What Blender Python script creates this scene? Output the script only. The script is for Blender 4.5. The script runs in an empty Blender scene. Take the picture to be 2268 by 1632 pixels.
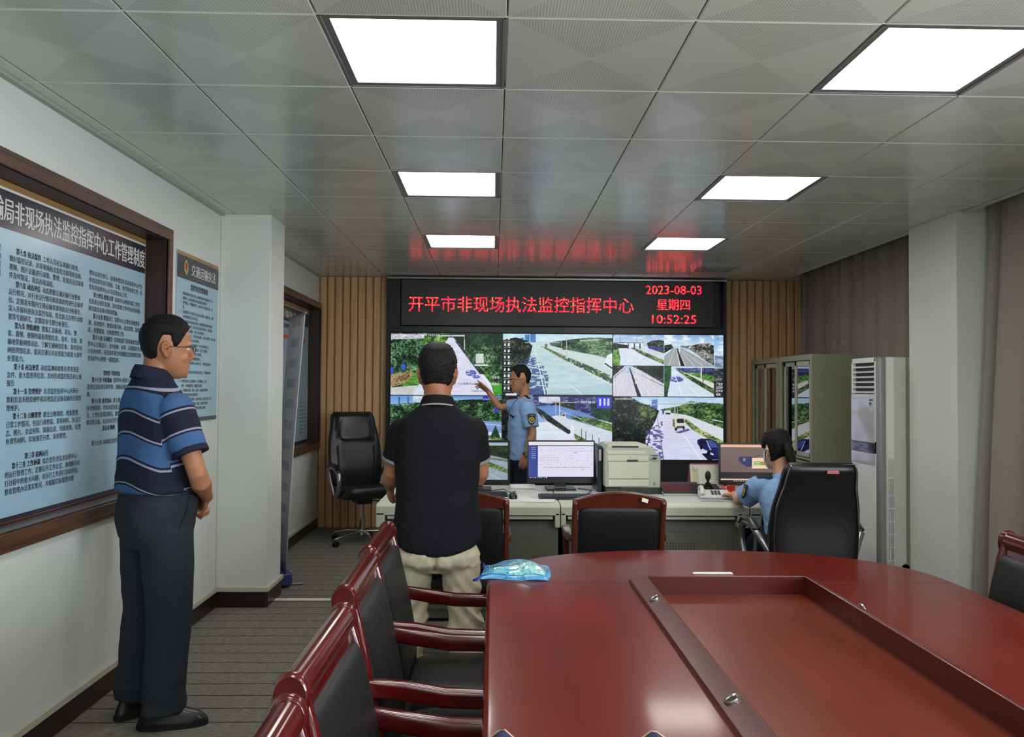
import bpy, math, random
import numpy as np
from mathutils import Vector as V, Matrix, noise as MN
D = bpy.data; SC = bpy.context.scene; COL = SC.collection
PI = math.pi; R = math.radians
random.seed(7); rng = np.random.default_rng(7)

# ------------------------------------------------------------------ materials
def lin(c):
    c = c / 255.0
    return c / 12.92 if c <= 0.04045 else ((c + 0.055) / 1.055) ** 2.4
def rgb(r, g, b, a=1.0): return (lin(r), lin(g), lin(b), a)
class NT:
    """tiny helper around a node tree"""
    def __init__(s, name):
        s.m = D.materials.new(name); s.m.use_nodes = True
        s.t = s.m.node_tree; s.t.nodes.clear()
        s.out = s.n('ShaderNodeOutputMaterial')
    def n(s, kind, **kw):
        nd = s.t.nodes.new(kind)
        for k, v in kw.items():
            if k.startswith('i_'):
                key = k[2:]
                nd.inputs[int(key) if key.isdigit() else key.replace('_', ' ')].default_value = v
            else: setattr(nd, k, v)
        return nd
    def l(s, a, b): s.t.links.new(a, b)
    def math(s, op, a, b=None, c=None):
        nd = s.n('ShaderNodeMath', operation=op)
        for i, v in enumerate((a, b, c)):
            if v is None: continue
            if isinstance(v, (int, float)): nd.inputs[i].default_value = v
            else: s.l(v, nd.inputs[i])
        return nd.outputs[0]
    def bsdf(s, col=None, rough=.5, metal=0, spec=.5, coat=0, alpha=None):
        b = s.n('ShaderNodeBsdfPrincipled')
        if col is not None: b.inputs['Base Color'].default_value = col
        b.inputs['Roughness'].default_value = rough; b.inputs['Metallic'].default_value = metal
        b.inputs['Specular IOR Level'].default_value = spec
        b.inputs['Coat Weight'].default_value = coat; b.inputs['Coat Roughness'].default_value = .10
        s.l(b.outputs[0], s.out.inputs[0]); s.b = b
        return b
    def mix(s, f, a, b):
        nd = s.n('ShaderNodeMix', data_type='RGBA')
        for sock, v in ((nd.inputs[0], f), (nd.inputs[6], a), (nd.inputs[7], b)):
            if isinstance(v, (int, float, tuple)): sock.default_value = v
            else: s.l(v, sock)
        return nd.outputs[2]
    def bump(s, h, dist=.01, st=.3):
        b = s.n('ShaderNodeBump'); b.inputs['Distance'].default_value = dist; b.inputs['Strength'].default_value = st
        s.l(h, b.inputs['Height']); s.l(b.outputs[0], s.b.inputs['Normal'])
    def obj(s):
        return s.n('ShaderNodeTexCoord').outputs['Object']
    def xyz(s, co):
        nd = s.n('ShaderNodeSeparateXYZ'); s.l(co, nd.inputs[0]); return nd.outputs
    def noise(s, co, scale, detail=3, rough=.5, sc3=None):
        if sc3:
            mp = s.n('ShaderNodeMapping'); mp.inputs['Scale'].default_value = sc3; s.l(co, mp.inputs[0]); co = mp.outputs[0]
        nd = s.n('ShaderNodeTexNoise'); nd.inputs['Scale'].default_value = scale
        nd.inputs['Detail'].default_value = detail; nd.inputs['Roughness'].default_value = rough
        s.l(co, nd.inputs['Vector']); return nd.outputs['Fac']
    def ramp(s, f, stops, const=False):
        nd = s.n('ShaderNodeValToRGB'); cr = nd.color_ramp
        if const: cr.interpolation = 'CONSTANT'
        while len(cr.elements) < len(stops): cr.elements.new(.5)
        for e, (p, c) in zip(cr.elements, stops): e.position = p; e.color = c
        s.l(f, nd.inputs[0]); return nd.outputs[0]
def M(name, col, rough=.5, metal=0, spec=.5, coat=0, var=0, vs=8, bump=0, bs=60, sc3=None):
    t = NT(name); t.bsdf(rgb(*col), rough, metal, spec, coat)
    if var or bump: co = t.obj()
    if var:
        f = t.noise(co, vs, 4, .6, sc3)
        a = tuple(max(0, x * (1 - var)) for x in rgb(*col)[:3]) + (1,); b = tuple(min(1, x * (1 + var)) for x in rgb(*col)[:3]) + (1,)
        t.l(t.ramp(f, [(.3, a), (.7, b)]), t.b.inputs['Base Color'])
    if bump: t.bump(t.noise(co, bs, 3, .6, sc3), .004, bump)
    return t.m
def emis(name, col, st):
    t = NT(name); e = t.n('ShaderNodeEmission'); e.inputs[0].default_value = rgb(*col); e.inputs[1].default_value = st
    t.l(e.outputs[0], t.out.inputs[0]); return t.m
def wood(name, dark, light, axis='z', scale=3.0, rough=.35, coat=0, stretch=18, band=None):
    t = NT(name); t.bsdf(None, rough, 0, .5, coat)
    sc = {'x': (1, stretch, stretch), 'y': (stretch, 1, stretch), 'z': (stretch, stretch, 1)}[axis]
    co = t.obj(); f = t.noise(co, scale, 5, .62, sc)
    c = t.ramp(f, [(.25, rgb(*dark)), (.75, rgb(*light))] if rough > .31 else [(0, rgb(*dark)), (1, rgb(*light))])
    if band:
        g = t.noise(co, band, 2, .5); c = t.mix(t.math('MULTIPLY', g, .35), c, rgb(*dark))
    t.l(c, t.b.inputs['Base Color'])
    if rough > .3: t.bump(f, .002, .08)
    return t.m

# ------------------------------------------------------------------ mesh building
class MB:
    def __init__(s): s.v = []; s.f = []
    def add(s, vs, fs, mx=None):
        b = len(s.v)
        s.v += [tuple(mx @ V(p)) for p in vs] if mx is not None else [tuple(p) for p in vs]
        s.f += [tuple(b + i for i in f) for f in fs]; return s
    def box(s, x0, x1, y0, y1, z0, z1, mx=None):
        vs = [(x, y, z) for x in (x0, x1) for y in (y0, y1) for z in (z0, z1)]
        return s.add(vs, [(0, 1, 3, 2), (4, 6, 7, 5), (0, 4, 5, 1), (2, 3, 7, 6), (0, 2, 6, 4), (1, 5, 7, 3)], mx)
    def loft(s, rings, mx=None, cap=True):
        n = len(rings[0]); vs = [p for r in rings for p in r]; fs = []
        for k in range(len(rings) - 1):
            for i in range(n):
                j = (i + 1) % n
                fs.append((k * n + i, k * n + j, (k + 1) * n + j, (k + 1) * n + i))
        if cap:
            for k, fl in ((0, True), (len(rings) - 1, False)):
                c = V((0, 0, 0))
                for p in rings[k]: c += V(p)
                vs.append(tuple(c / n)); ci = len(vs) - 1
                for i in range(n):
                    j = (i + 1) % n
                    fs.append((ci, k * n + j, k * n + i) if fl else (ci, k * n + i, k * n + j))
        return s.add(vs, fs, mx)
    def tube(s, pts, rad, n=12, side=None, mx=None, cap=True, rnd=True, e=2):
        """rad: list (or one) of r or (a,b); a is along `side`, b across; rnd adds rounded ends"""
        P = [V(p) for p in pts]; m = len(P)
        rad = list(rad) if isinstance(rad, (list, tuple)) and len(rad) == m and not (m == 2 and isinstance(rad, tuple)) else [rad] * m
        rad = [(r, r) if not isinstance(r, (tuple, list)) else tuple(r) for r in rad]
        T = [((P[min(i + 1, m - 1)] - P[max(i - 1, 0)]).normalized()) for i in range(m)]
        sd = V(side) if side is not None else (V((1, 0, 0)) if abs(T[0].x) < .9 else V((0, 1, 0)))
        rings = []
        def ring(c, t, a, b):
            u = (sd - t * sd.dot(t)).normalized(); w = t.cross(u)
            out = []
            for k in range(n):
                an = 2 * PI * k / n; ca, sa = math.cos(an), math.sin(an)
                ca = math.copysign(abs(ca) ** (2 / e), ca); sa = math.copysign(abs(sa) ** (2 / e), sa)
                out.append(tuple(c + u * (a * ca) + w * (b * sa)))
            return out
        if rnd:
            a, b = rad[0]; h = min(a, b)
            for q in (.95, .6, .25): rings.append(ring(P[0] - T[0] * h * q, T[0], a * math.sqrt(1 - q * q), b * math.sqrt(1 - q * q)))
        for i in range(m): rings.append(ring(P[i], T[i], *rad[i]))
        if rnd:
            a, b = rad[-1]; h = min(a, b)
            for q in (.25, .6, .95): rings.append(ring(P[-1] + T[-1] * h * q, T[-1], a * math.sqrt(1 - q * q), b * math.sqrt(1 - q * q)))
        return s.loft(rings, mx, cap)
    def cyl(s, p0, p1, r, r1=None, n=20, mx=None):
        return s.tube([p0, p1], [(r, r), (r if r1 is None else r1,) * 2], n, mx=mx, rnd=False)
    def ball(s, c, r, n=14, mx=None):
        rx, ry, rz = (r, r, r) if not isinstance(r, (tuple, list)) else r
        rings = []
        for k in range(1, 10):
            a = PI * k / 10; rings.append([(c[0] + rx * math.sin(a) * math.cos(2 * PI * i / n), c[1] + ry * math.sin(a) * math.sin(2 * PI * i / n), c[2] - rz * math.cos(a)) for i in range(n)])
        return s.loft(rings, mx)
    def lathe(s, prof, c=(0, 0, 0), n=28, mx=None):
        rings = [[(c[0] + r * math.cos(2 * PI * i / n), c[1] + r * math.sin(2 * PI * i / n), c[2] + z) for i in range(n)] for r, z in prof]
        return s.loft(rings, mx)
    def prism(s, poly, axis, a, b, mx=None):
        """poly in the two other axes (cyclic order y,z / x,z / x,y)"""
        def p3(p, t): return {'x': (t, p[0], p[1]), 'y': (p[0], t, p[1]), 'z': (p[0], p[1], t)}[axis]
        n = len(poly); vs = [p3(p, a) for p in poly] + [p3(p, b) for p in poly]
        fs = [tuple(range(n))[::-1], tuple(range(n, 2 * n))] + [(i, (i + 1) % n, n + (i + 1) % n, n + i) for i in range(n)]
        return s.add(vs, fs, mx)
    def quad(s, a, b, c, d, mx=None): return s.add([a, b, c, d], [(0, 1, 2, 3)], mx)

def sell(cx, cy, z, hw, hd, e=2.4, n=32, tilt=0):
    """superellipse ring in the xy plane"""
    o = []
    for k in range(n):
        a = 2 * PI * k / n; ca, sa = math.cos(a), math.sin(a)
        x = math.copysign(abs(ca) ** (2 / e), ca) * hw; y = math.copysign(abs(sa) ** (2 / e), sa) * hd
        o.append((cx + x, cy + y, z + tilt * y))
    return o

def fix(me):
    import bmesh
    bm = bmesh.new(); bm.from_mesh(me); bmesh.ops.recalc_face_normals(bm, faces=bm.faces); bm.to_mesh(me); bm.free()
def bake(o):
    dg = bpy.context.evaluated_depsgraph_get(); me = D.meshes.new_from_object(o.evaluated_get(dg))
    me.name = o.name; o.modifiers.clear(); o.data = me; return o
def obj(name, mb, mat, parent=None, bevel=0, seg=2, smooth=True, angle=38, rem=0, sm=0, sub=0, flat=False, nofix=False):
    me = D.meshes.new(name); me.from_pydata(mb.v, [], mb.f); me.validate(verbose=False)
    if not nofix: fix(me)
    o = D.objects.new(name, me); COL.objects.link(o)
    if mat is not None: me.materials.append(mat)
    if rem:
        m = o.modifiers.new('r', 'REMESH'); m.mode = 'VOXEL'; m.voxel_size = rem; m.use_smooth_shade = True
        if sm: m = o.modifiers.new('s', 'SMOOTH'); m.factor = .5; m.iterations = sm
        bake(o); me = o.data
        if not me.materials and mat is not None: me.materials.append(mat)
    if bevel:
        m = o.modifiers.new('b', 'BEVEL'); m.width = bevel; m.segments = seg; m.limit_method = 'ANGLE'; m.angle_limit = R(40)
        if hasattr(m, 'harden_normals'): m.harden_normals = False
    if sub:
        m = o.modifiers.new('u', 'SUBSURF'); m.levels = sub; m.render_levels = sub
    if smooth and not flat:
        me.polygons.foreach_set('use_smooth', [True] * len(me.polygons))
        if not rem and not sub: me.set_sharp_from_angle(angle=R(angle))
    if parent is not None: o.parent = parent
    return o
def thing(name, label, cat, loc=(0, 0, 0), rotz=0, group=None):
    o = D.objects.new(name, None); COL.objects.link(o); o.empty_display_size = .1
    o.location = loc; o.rotation_euler = (0, 0, rotz); return tag(o, label, cat, group)
def tag(o, label, cat, group=None, kind=None):
    o['label'] = label; o['category'] = cat
    if group: o['group'] = group
    if kind: o['kind'] = kind
    return o
def struct(name, mb, mat, **kw):
    o = obj(name, mb, mat, **kw)
    if o.parent is None: o['kind'] = 'structure'
    return o
def dup(root, loc, rotz, label, group=None):
    def cp(o, par):
        c = o.copy(); COL.objects.link(c)
        if par is not None: c.parent = par
        for ch in [x for x in D.objects if x.parent == o and x not in seen]: seen.add(ch); seen.add(cp(ch, c))
        return c
    seen = set()
    r = cp(root, None); r.location = loc; r.rotation_euler = (0, 0, rotz); r['label'] = label
    if group: r['group'] = group
    return r

# ------------------------------------------------------------------ lettering
_tc = D.curves.new('lettering', 'FONT'); _to = D.objects.new('lettering', _tc)
_tc.resolution_u = 2
def text(mb, s, mx, sx=1, sy=None, bold=0, align='LEFT', width=None, height=None, line=None, shift=0):
    """flat letters in the xy plane of mx; width/height fit the bounding box"""
    if bold:      # heavier strokes: the same letters laid over each other, slightly shifted
        for k in range(3): text(mb, s, mx @ Matrix.Translation((0 if k < 2 else 0, 0, .00012 * k)), sx, sy, 0, align, width, height, line, (k - 1) * bold * 1.2)
        return
    _tc.body = s; _tc.offset = 0; _tc.align_x = align; _tc.space_line = line or 1.0
    me = _to.to_mesh()
    n = len(me.vertices)
    if n == 0: _to.to_mesh_clear(); return
    co = np.empty(n * 3); me.vertices.foreach_get('co', co); co = co.reshape(-1, 3)
    fs = [tuple(p.vertices) for p in me.polygons]; _to.to_mesh_clear()
    sy = sx if sy is None else sy
    if width: x0, x1 = co[:, 0].min(), co[:, 0].max(); co[:, 0] -= x0; sx = width / (x1 - x0)
    if height: y0, y1 = co[:, 1].min(), co[:, 1].max(); co[:, 1] -= y0; sy = height / (y1 - y0)
    mb.add([((x + shift) * sx, y * sy, 0) for x, y, _ in co], fs, mx)
def mx_back(x, y, z):    # letters facing -Y (towards the viewer of the back wall)
    return Matrix(((1, 0, 0, x), (0, 0, -1, y), (0, 1, 0, z), (0, 0, 0, 1)))
def mx_left(x, y, z):    # letters on the left wall, facing +X
    return Matrix(((0, 0, 1, x), (1, 0, 0, y), (0, 1, 0, z), (0, 0, 0, 1)))
def mx_right(x, y, z):   # letters facing -X
    return Matrix(((0, 0, -1, x), (-1, 0, 0, y), (0, 1, 0, z), (0, 0, 0, 1)))
# ================================================================== the room
CZ = 2.654                       # ceiling height
X0, X1, Y0, YB = -1.86, 3.42, -3.0, 8.50
GX, GY, P = -1.1646, 2.4684, .6  # ceiling grid
m_wall = M('white_wall_paint', (216, 220, 215), .45, spec=.35, var=.02, vs=2, bump=.03, bs=140)
m_dark_skirt = M('dark_brown_skirting', (38, 31, 28), .3)
m_cream = M('cream_trim', (196, 192, 172), .45)
# --- floor: grey carpet planks
t = NT('grey_plank_carpet'); t.bsdf(None, .95, 0, .1)
co = t.obj(); x, y, z = t.xyz(co)
wob = t.noise(co, 3, 3, .6)
yy = t.math('ADD', y, t.math('MULTIPLY', wob, .012))
fr = t.math('FRACT', t.math('DIVIDE', yy, .152))
ln = t.math('LESS_THAN', t.math('ABSOLUTE', t.math('SUBTRACT', fr, .5)), .03)
fib = t.noise(co, 1.0, 5, .7, (28, 150, 60)); f2 = t.noise(co, 1.0, 3, .6, (5, 30, 5))
base = t.ramp(fib, [(.3, rgb(86, 85, 78)), (.55, rgb(138, 134, 122)), (.78, rgb(190, 185, 168))])
base = t.mix(t.math('MULTIPLY', f2, .45), base, rgb(92, 90, 82))
base = t.mix(t.math('MULTIPLY', ln, .85), base, rgb(22, 22, 22))
t.l(base, t.b.inputs['Base Color']); t.bump(fib, .006, .5)
m_floor = t.m
struct('floor', MB().box(X0 - .3, X1 + .15, Y0, YB + .1, -.1, 0), m_floor)
tag(obj('floor_joint_strip', MB().box(-1.52, -1.02, 5.56, 5.61, .0, .004), M('pale_strip', (236, 234, 224), .4)),
    'pale flat strip across the carpet beside the foot of the left column', 'strip')

# --- left wall with two deep framed recesses
W = MB()
def wall_with_holes(mb, x_in, x_out, ya, yb, holes, ztop):
    c = ya
    for (h0, h1, z0, z1) in holes:
        mb.box(x_out, x_in, c, h0, 0, ztop); mb.box(x_out, x_in, h0, h1, 0, z0); mb.box(x_out, x_in, h0, h1, z1, ztop); c = h1
    mb.box(x_out, x_in, c, yb, 0, ztop)
    for (h0, h1, z0, z1) in holes: mb.box(x_out - .05, x_out, h0 - .02, h1 + .02, z0 - .02, z1 + .02)
wall_with_holes(W, X0, X0 - .12, Y0, YB, [(2.25, 4.475, .925, 2.305), (6.3, 8.40, .90, 2.30)], CZ)
struct('wall_left', W, m_wall)
m_brown = wood('brown_casing_wood', (58, 38, 28), (108, 76, 56), 'y', 2.2, .32, .2)
m_brown_d = wood('dark_reveal_wood', (40, 29, 25), (58, 42, 36), 'z', 2, .4)
m_tan = wood('tan_edge_wood', (150, 112, 70), (186, 146, 98), 'y', 2, .4)
def casing(nm, y0, y1, z0, z1, xw, depth, wdt, wr=None):
    c = MB(); xo = xw + .03; wr = wdt if wr is None else wr
    for a, b in ((wdt, .030), (wdt - .022, .036), (wdt - .048, .026)):     # stepped moulding
        k = a / wdt; r_ = wr * k
        c.box(xw, xw + b, y0 - a, y1 + r_, z1 if a != wdt else z1, z1 + a)
        c.box(xw, xw + b, y0 - a, y1 + r_, z0 - a * 1.1, z0)
        c.box(xw, xw + b, y1, y1 + r_, z0, z1); c.box(xw, xw + b, y0 - a, y0, z0, z1)
    f = struct(nm, c, m_brown, bevel=.004)
    rv = MB(); xi = xw - depth
    rv.box(xi, xw + .02, y1 - .004, y1 + .004, z0, z1); rv.box(xi, xw + .02, y0 - .004, y0 + .004, z0, z1)
    rv.box(xi, xw + .02, y0, y1, z1 - .004, z1 + .004)
    struct('reveal', rv, m_brown_d, parent=f)
    sl = MB(); sl.box(xi, xw + .02, y0, y1, z0 - .004, z0 + .006); sl.box(xi, xi + .02, y0, y1, z0 + .006, z0 + .012)
    struct('sill', sl, m_brown, parent=f, bevel=.003)
    return f
casing('trim_1', 2.25, 4.475, .925, 2.305, X0, .105, .068)
casing('trim_2', 6.3, 8.40, .90, 2.30, X0, .105, .066, .045)

# --- left column
struct('wall_column_left', MB().box(X0, -1.52, 5.40, 5.75, 0, CZ), m_wall, bevel=.004)
def skirt(nm, pts):
    """dark skirting with a cream cap following a polyline along the walls (room on the right-hand side)"""
    a = MB(); b = MB()
    for (p, q) in zip(pts[:-1], pts[1:]):
        p, q = V(p + (0,)), V(q + (0,)); d = (q - p).normalized(); nrm = V((d.y, -d.x, 0)); L = (q - p).length
        mx = Matrix(((d.x, nrm.x, 0, p.x), (d.y, nrm.y, 0, p.y), (0, 0, 1, 0), (0, 0, 0, 1)))
        a.box(0, L, 0, .010, 0, .106, mx); b.box(-.0, L + .016 if q is not pts[-1] else L, 0, .018, .104, .136, mx)
    o = struct(nm, a, m_dark_skirt, bevel=.002); struct('cap', b, m_cream, parent=o, bevel=.003)
skirt('baseboard_left', [(X0, Y0), (X0, 5.40), (-1.52, 5.40), (-1.52, 5.75)])
skirt('baseboard_left_far', [(X0, 5.75), (X0, 8.45)])

# --- back wall and oak slats
struct('wall_back', MB().box(X0, X1 + .1, YB, YB + .1, 0, 2.9), m_wall)
m_slat = wood('oak_slat', (182, 136, 88), (232, 194, 146), 'z', 1.5, .4, .1, 22, 2.0)
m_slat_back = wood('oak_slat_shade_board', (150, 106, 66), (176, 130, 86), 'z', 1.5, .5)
def slat_wall(nm, xa, xb):
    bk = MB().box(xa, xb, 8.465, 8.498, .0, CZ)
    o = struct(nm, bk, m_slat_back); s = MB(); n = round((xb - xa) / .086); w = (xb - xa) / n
    for i in range(n):
        x = xa + i * w
        s.prism([(x + .004, 8.466), (x + .003, 8.452), (x + .014, 8.440), (x + w - .020, 8.440), (x + w - .008, 8.452), (x + w - .010, 8.466)], 'z', .0, CZ - .004)
    struct('slats', s, m_slat, parent=o, smooth=False); return o
slat_wall('trim_3', X0 + .004, -1.125)
slat_wall('trim_4', 2.475, X1 - .004)

# --- right side: window wall, column, curtain pocket
struct('wall_front', MB().box(X0 - .2, X1 + .1, Y0 - .1, Y0, 0, 2.9), m_wall)
WR = MB(); xr = X1
segs = [(-2.4, -.9), (-.3, 1.3), (1.9, 4.3), (6.2, 8.35)]
c = Y0
for a, b in segs:
    WR.box(xr, xr + .12, c, a, 0, 2.9); WR.box(xr, xr + .12, a, b, 0, .85); WR.box(xr, xr + .12, a, b, 2.45, 2.9); c = b
WR.box(xr, xr + .12, c, YB, 0, 2.9)
struct('wall_right', WR, m_wall)
m_alu = M('window_aluminium', (150, 152, 150), .35, .6)
t = NT('window_glass'); g = t.n('ShaderNodeBsdfGlass'); g.inputs['Roughness'].default_value = 0; g.inputs['IOR'].default_value = 1.45
tr = t.n('ShaderNodeBsdfTransparent'); mxs = t.n('ShaderNodeMixShader'); mxs.inputs[0].default_value = .12
t.l(tr.outputs[0], mxs.inputs[1]); t.l(g.outputs[0], mxs.inputs[2]); t.l(mxs.outputs[0], t.out.inputs[0]); m_pane = t.m
for i, (a, b) in enumerate(segs):
    f = MB()
    for y in (a, (a + b) / 2 - .02, b - .04): f.box(xr + .03, xr + .07, y, y + .04, .85, 2.45)
    f.box(xr + .03, xr + .07, a, b, .85, .89); f.box(xr + .03, xr + .07, a, b, 2.41, 2.45)
    w = struct('window_%d' % (i + 1), f, m_alu); struct('pane', MB().box(xr + .048, xr + .052, a + .03, b - .03, .88, 2.42), m_pane, parent=w)
struct('wall_column_right', MB().box(3.0, X1, 5.06, 5.647, 0, CZ).box(3.09, X1, 5.062, 5.645, CZ, CZ + .17), m_wall, bevel=.004)

# --- ceiling of perforated metal tiles
t = NT('grey_metal_ceiling_tile'); t.bsdf(None, .30, .0, .6)
co = t.obj(); x, y, z = t.xyz(co)
u = t.math('FRACT', t.math('DIVIDE', t.math('SUBTRACT', x, GX - 6), P)); v = t.math('FRACT', t.math('DIVIDE', t.math('SUBTRACT', y, GY - 6), P))
au = t.math('ABSOLUTE', t.math('SUBTRACT', u, .5)); av = t.math('ABSOLUTE', t.math('SUBTRACT', v, .5))
hour = t.math('MULTIPLY', t.math('GREATER_THAN', av, t.math('ADD', au, .01)), t.math('LESS_THAN', av, .48))
du = t.math('SUBTRACT', t.math('FRACT', t.math('MULTIPLY', u, 62)), .5); dv = t.math('SUBTRACT', t.math('FRACT', t.math('MULTIPLY', v, 62)), .5)
dd = t.math('SQRT', t.math('ADD', t.math('MULTIPLY', du, du), t.math('MULTIPLY', dv, dv)))
hole = t.math('MULTIPLY', t.math('LESS_THAN', dd, .25), hour)
cc = t.mix(hole, rgb(205, 209, 200), rgb(146, 150, 142)); t.l(cc, t.b.inputs['Base Color'])
t.l(t.math('ADD', t.math('MULTIPLY', t.noise(co, 2.2, 2, .5), .08), .15), t.b.inputs['Roughness'])
m_tile = t.m
LIT = [(c_, r_) for c_ in (1, 4) for r_ in (0, 3, 6, -3, -6)]
def light_cells(): return LIT
C = MB()
for ci in range(-2, 7):
    for ri in range(-10, 11):
        xa, xb = GX + ci * P, GX + ci * P + P; ya, yb = GY + ri * P, GY + ri * P + P
        if ci == -2: xa = X0; xb = GX - P; 
        if ya > YB or yb < Y0 or (ci, ri) in LIT: continue
        yb = min(yb, YB); ya = max(ya, Y0)
        g_, ch = .0022, .0035
        lo = [(xa + g_ + ch, ya + g_ + ch, CZ), (xb - g_ - ch, ya + g_ + ch, CZ), (xb - g_ - ch, yb - g_ - ch, CZ), (xa + g_ + ch, yb - g_ - ch, CZ)]
        hi = [(xa + g_, ya + g_, CZ + ch), (xb - g_, ya + g_, CZ + ch), (xb - g_, yb - g_, CZ + ch), (xa + g_, yb - g_, CZ + ch)]
        up = [(p[0], p[1], CZ + .02) for p in hi]
        C.loft([lo, hi, up])
ce = struct('ceiling', C, m_tile, smooth=False)
m_grid = M('ceiling_grid_shadow', (95, 97, 92), .6)
gd = MB().box(X0 - .1, 3.05, Y0, YB, CZ + .022, CZ + .05); struct('grid', gd, m_grid, parent=ce)
gd = MB()
for ri in range(-9, 11):
    y = GY + ri * P
    if Y0 < y < YB: gd.box(X0, 3.045, y - .0021, y + .0021, CZ + .0006, CZ + .012)
struct('edge_highlight', gd, M('ceiling_edge_highlight', (226, 230, 220), .4), parent=ce, smooth=False)  # pale colour paints the light caught by tile edges along the cross joints
struct('trim_5', MB().box(3.045, 3.062, Y0, YB, CZ - .018, CZ + .17).box(3.062, 3.085, Y0, YB, CZ + .0, CZ + .012), M('pelmet_white', (186, 188, 186), .4), bevel=.002)
struct('trim_7', MB().box(3.06, X1 + .1, Y0, YB, CZ + .17, CZ + .2), m_wall)
struct('trim_6', MB().box(X0, X0 + .03, Y0, 5.40, CZ - .012, CZ + .0).box(X0, X0 + .03, 5.75, YB, CZ - .012, CZ), M('ceiling_edge_angle', (168, 170, 164), .5))

# --- ceiling lights
m_lf = M('light_frame_grey', (120, 118, 120), .4, .3)
m_diff = emis('light_diffuser', (255, 252, 246), 1.0)
m_diff.node_tree.nodes['Emission'].inputs[1].default_value = LIGHT_POWER = 13
L0 = thing('ceiling_light', 'x', 'light', (0, 0, CZ), 0, 'square ceiling lights')
f = MB(); h = .297; b = .265
for (xa, xb, ya, yb) in ((-h, h, -h, -b), (-h, h, b, h), (-h, -b, -b, b), (b, h, -b, b)): f.box(xa, xb, ya, yb, .004, .014)
for (xa, xb, ya, yb) in ((-h, h, -h, -h + .008), (-h, h, h - .008, h), (-h, -h + .008, -h, h), (h - .008, h, -h, h)): f.box(xa, xb, ya, yb, .0, .006)
obj('frame', f, m_lf, L0, bevel=.001)
obj('diffuser', MB().box(-b - .01, b + .01, -b - .01, b + .01, .0135, .018), m_diff, L0)
lab = {(1, 0): 'nearest large lit square ceiling panel on the left, above the standing man in black',
       (4, 0): 'large lit square ceiling panel cut off at the upper right corner',
       (1, 3): 'lit square ceiling panel in the left row, middle of three',
       (4, 3): 'lit square ceiling panel in the right row, middle of three',
       (1, 6): 'small far lit ceiling panel left of centre above the red lettering',
       (4, 6): 'small far lit ceiling panel on the right above the red clock digits'}
first = True
for cr in LIT:
    loc = (GX + (cr[0] + .5) * P, GY + (cr[1] + .5) * P, CZ)
    if cr[1] < 0:
        lb = 'lit square ceiling panel behind the viewer'
    else: lb = lab[cr]
    if first: L0.location = loc; L0['label'] = lb; first = False
    else: dup(L0, loc, 0, lb)
# air vent in the far ceiling
va = thing('ceiling_vent', 'small grey square air vent in the far ceiling above the date display', 'vent', (2.155, 7.6, CZ))
f = MB()
for k in range(4):
    a = .17 - k * .038; z = -.002 - k * .003
    for s_ in (-1, 1): f.box(-a, a, s_ * a - .008, s_ * a + .008, z - .012, z + .004).box(s_ * a - .008, s_ * a + .008, -a, a, z - .012, z + .004)
obj('louvre', f, M('vent_grey', (150, 152, 150), .4), va, bevel=.002)

# --- curtains (pleated, one per bay)
t = NT('taupe_curtain'); t.bsdf(None, .9, 0, .15); co = t.obj()
t.l(t.ramp(t.noise(co, 300, 2, .6), [(.3, rgb(134, 126, 121)), (.7, rgb(158, 149, 143))]), t.b.inputs['Base Color'])
t.b.inputs['Sheen Weight'].default_value = .15; m_cur = t.m
def curtain(nm, ya, yb, label, seed, pitch=.115, amp=.035, xc=3.315, flare=0):
    r_ = random.Random(seed); root = thing(nm, label, 'curtain', (xc, (ya + yb) / 2, 0), 0, 'taupe pleated curtains along the window wall')
    ys = []; y = ya; off = 0; prof = []
    cells = []
    while y < yb:
        w = pitch * r_.uniform(.6, 1.5); cells.append((y, min(y + w, yb), r_.uniform(.6, 1.25))); y += w
    cols = []
    for (a, b, s_) in cells:
        for k in range(10): cols.append((a + (b - a) * k / 10, math.sin(PI * k / 10) ** .7 * s_, a, b))
    zs = [.02 + i * (CZ + .12 - .02) / 30 for i in range(31)]
    vs = []; fs = []; n = len(cols)
    ph = [r_.uniform(0, 6) for _ in range(3)]
    for zi, z in enumerate(zs):
        q = (CZ + .12 - z) / CZ
        top = min(1, max(.0, (CZ + .0 - z) / .16))
        for (yy, s_, a, b) in cols:
            sh = .045 * q * math.sin(yy * 3.1 + ph[0]) + .02 * q * math.sin(yy * 7 + ph[1])
            mid = (a + b) / 2; pinch = (1 - top)
            y2 = mid + (yy - mid) * (1 - .35 * pinch) + sh
            d = amp * s_ * (.55 + .75 * q) + .012 * math.sin(z * 2.2 + yy * 5) * q
            x2 = -d + .045 - .010 * math.sin((yy - a) / (b - a + 1e-6) * 2 * PI + z) * q - flare * q + (.012 * math.sin((yy - a) / (b - a + 1e-6) * 6 * PI) * pinch)
            vs.append((x2, y2 - (ya + yb) / 2, z))
    for i in range(30):
        for j in range(n - 1): fs.append((i * n + j, i * n + j + 1, (i + 1) * n + j + 1, (i + 1) * n + j))
    mb = MB().add(vs, fs); o = obj('cloth', mb, m_cur, root, nofix=True, angle=80)
    sd = o.modifiers.new('t', 'SOLIDIFY'); sd.thickness = .003
    obj('track', MB().box(.03, .05, ya - (ya + yb) / 2, yb - (ya + yb) / 2, CZ + .1, CZ + .125), M('track_white', (200, 200, 198), .4), root)
curtain('curtain', 5.68, 8.42, 'taupe pleated curtain hanging above the glass cabinets and the air conditioner', 3, .19, .105)
curtain('curtain', 1.6, 5.045, 'long taupe pleated curtain at the right edge, nearer than the white column', 5, .25, .12, 3.20, .07)
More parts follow.
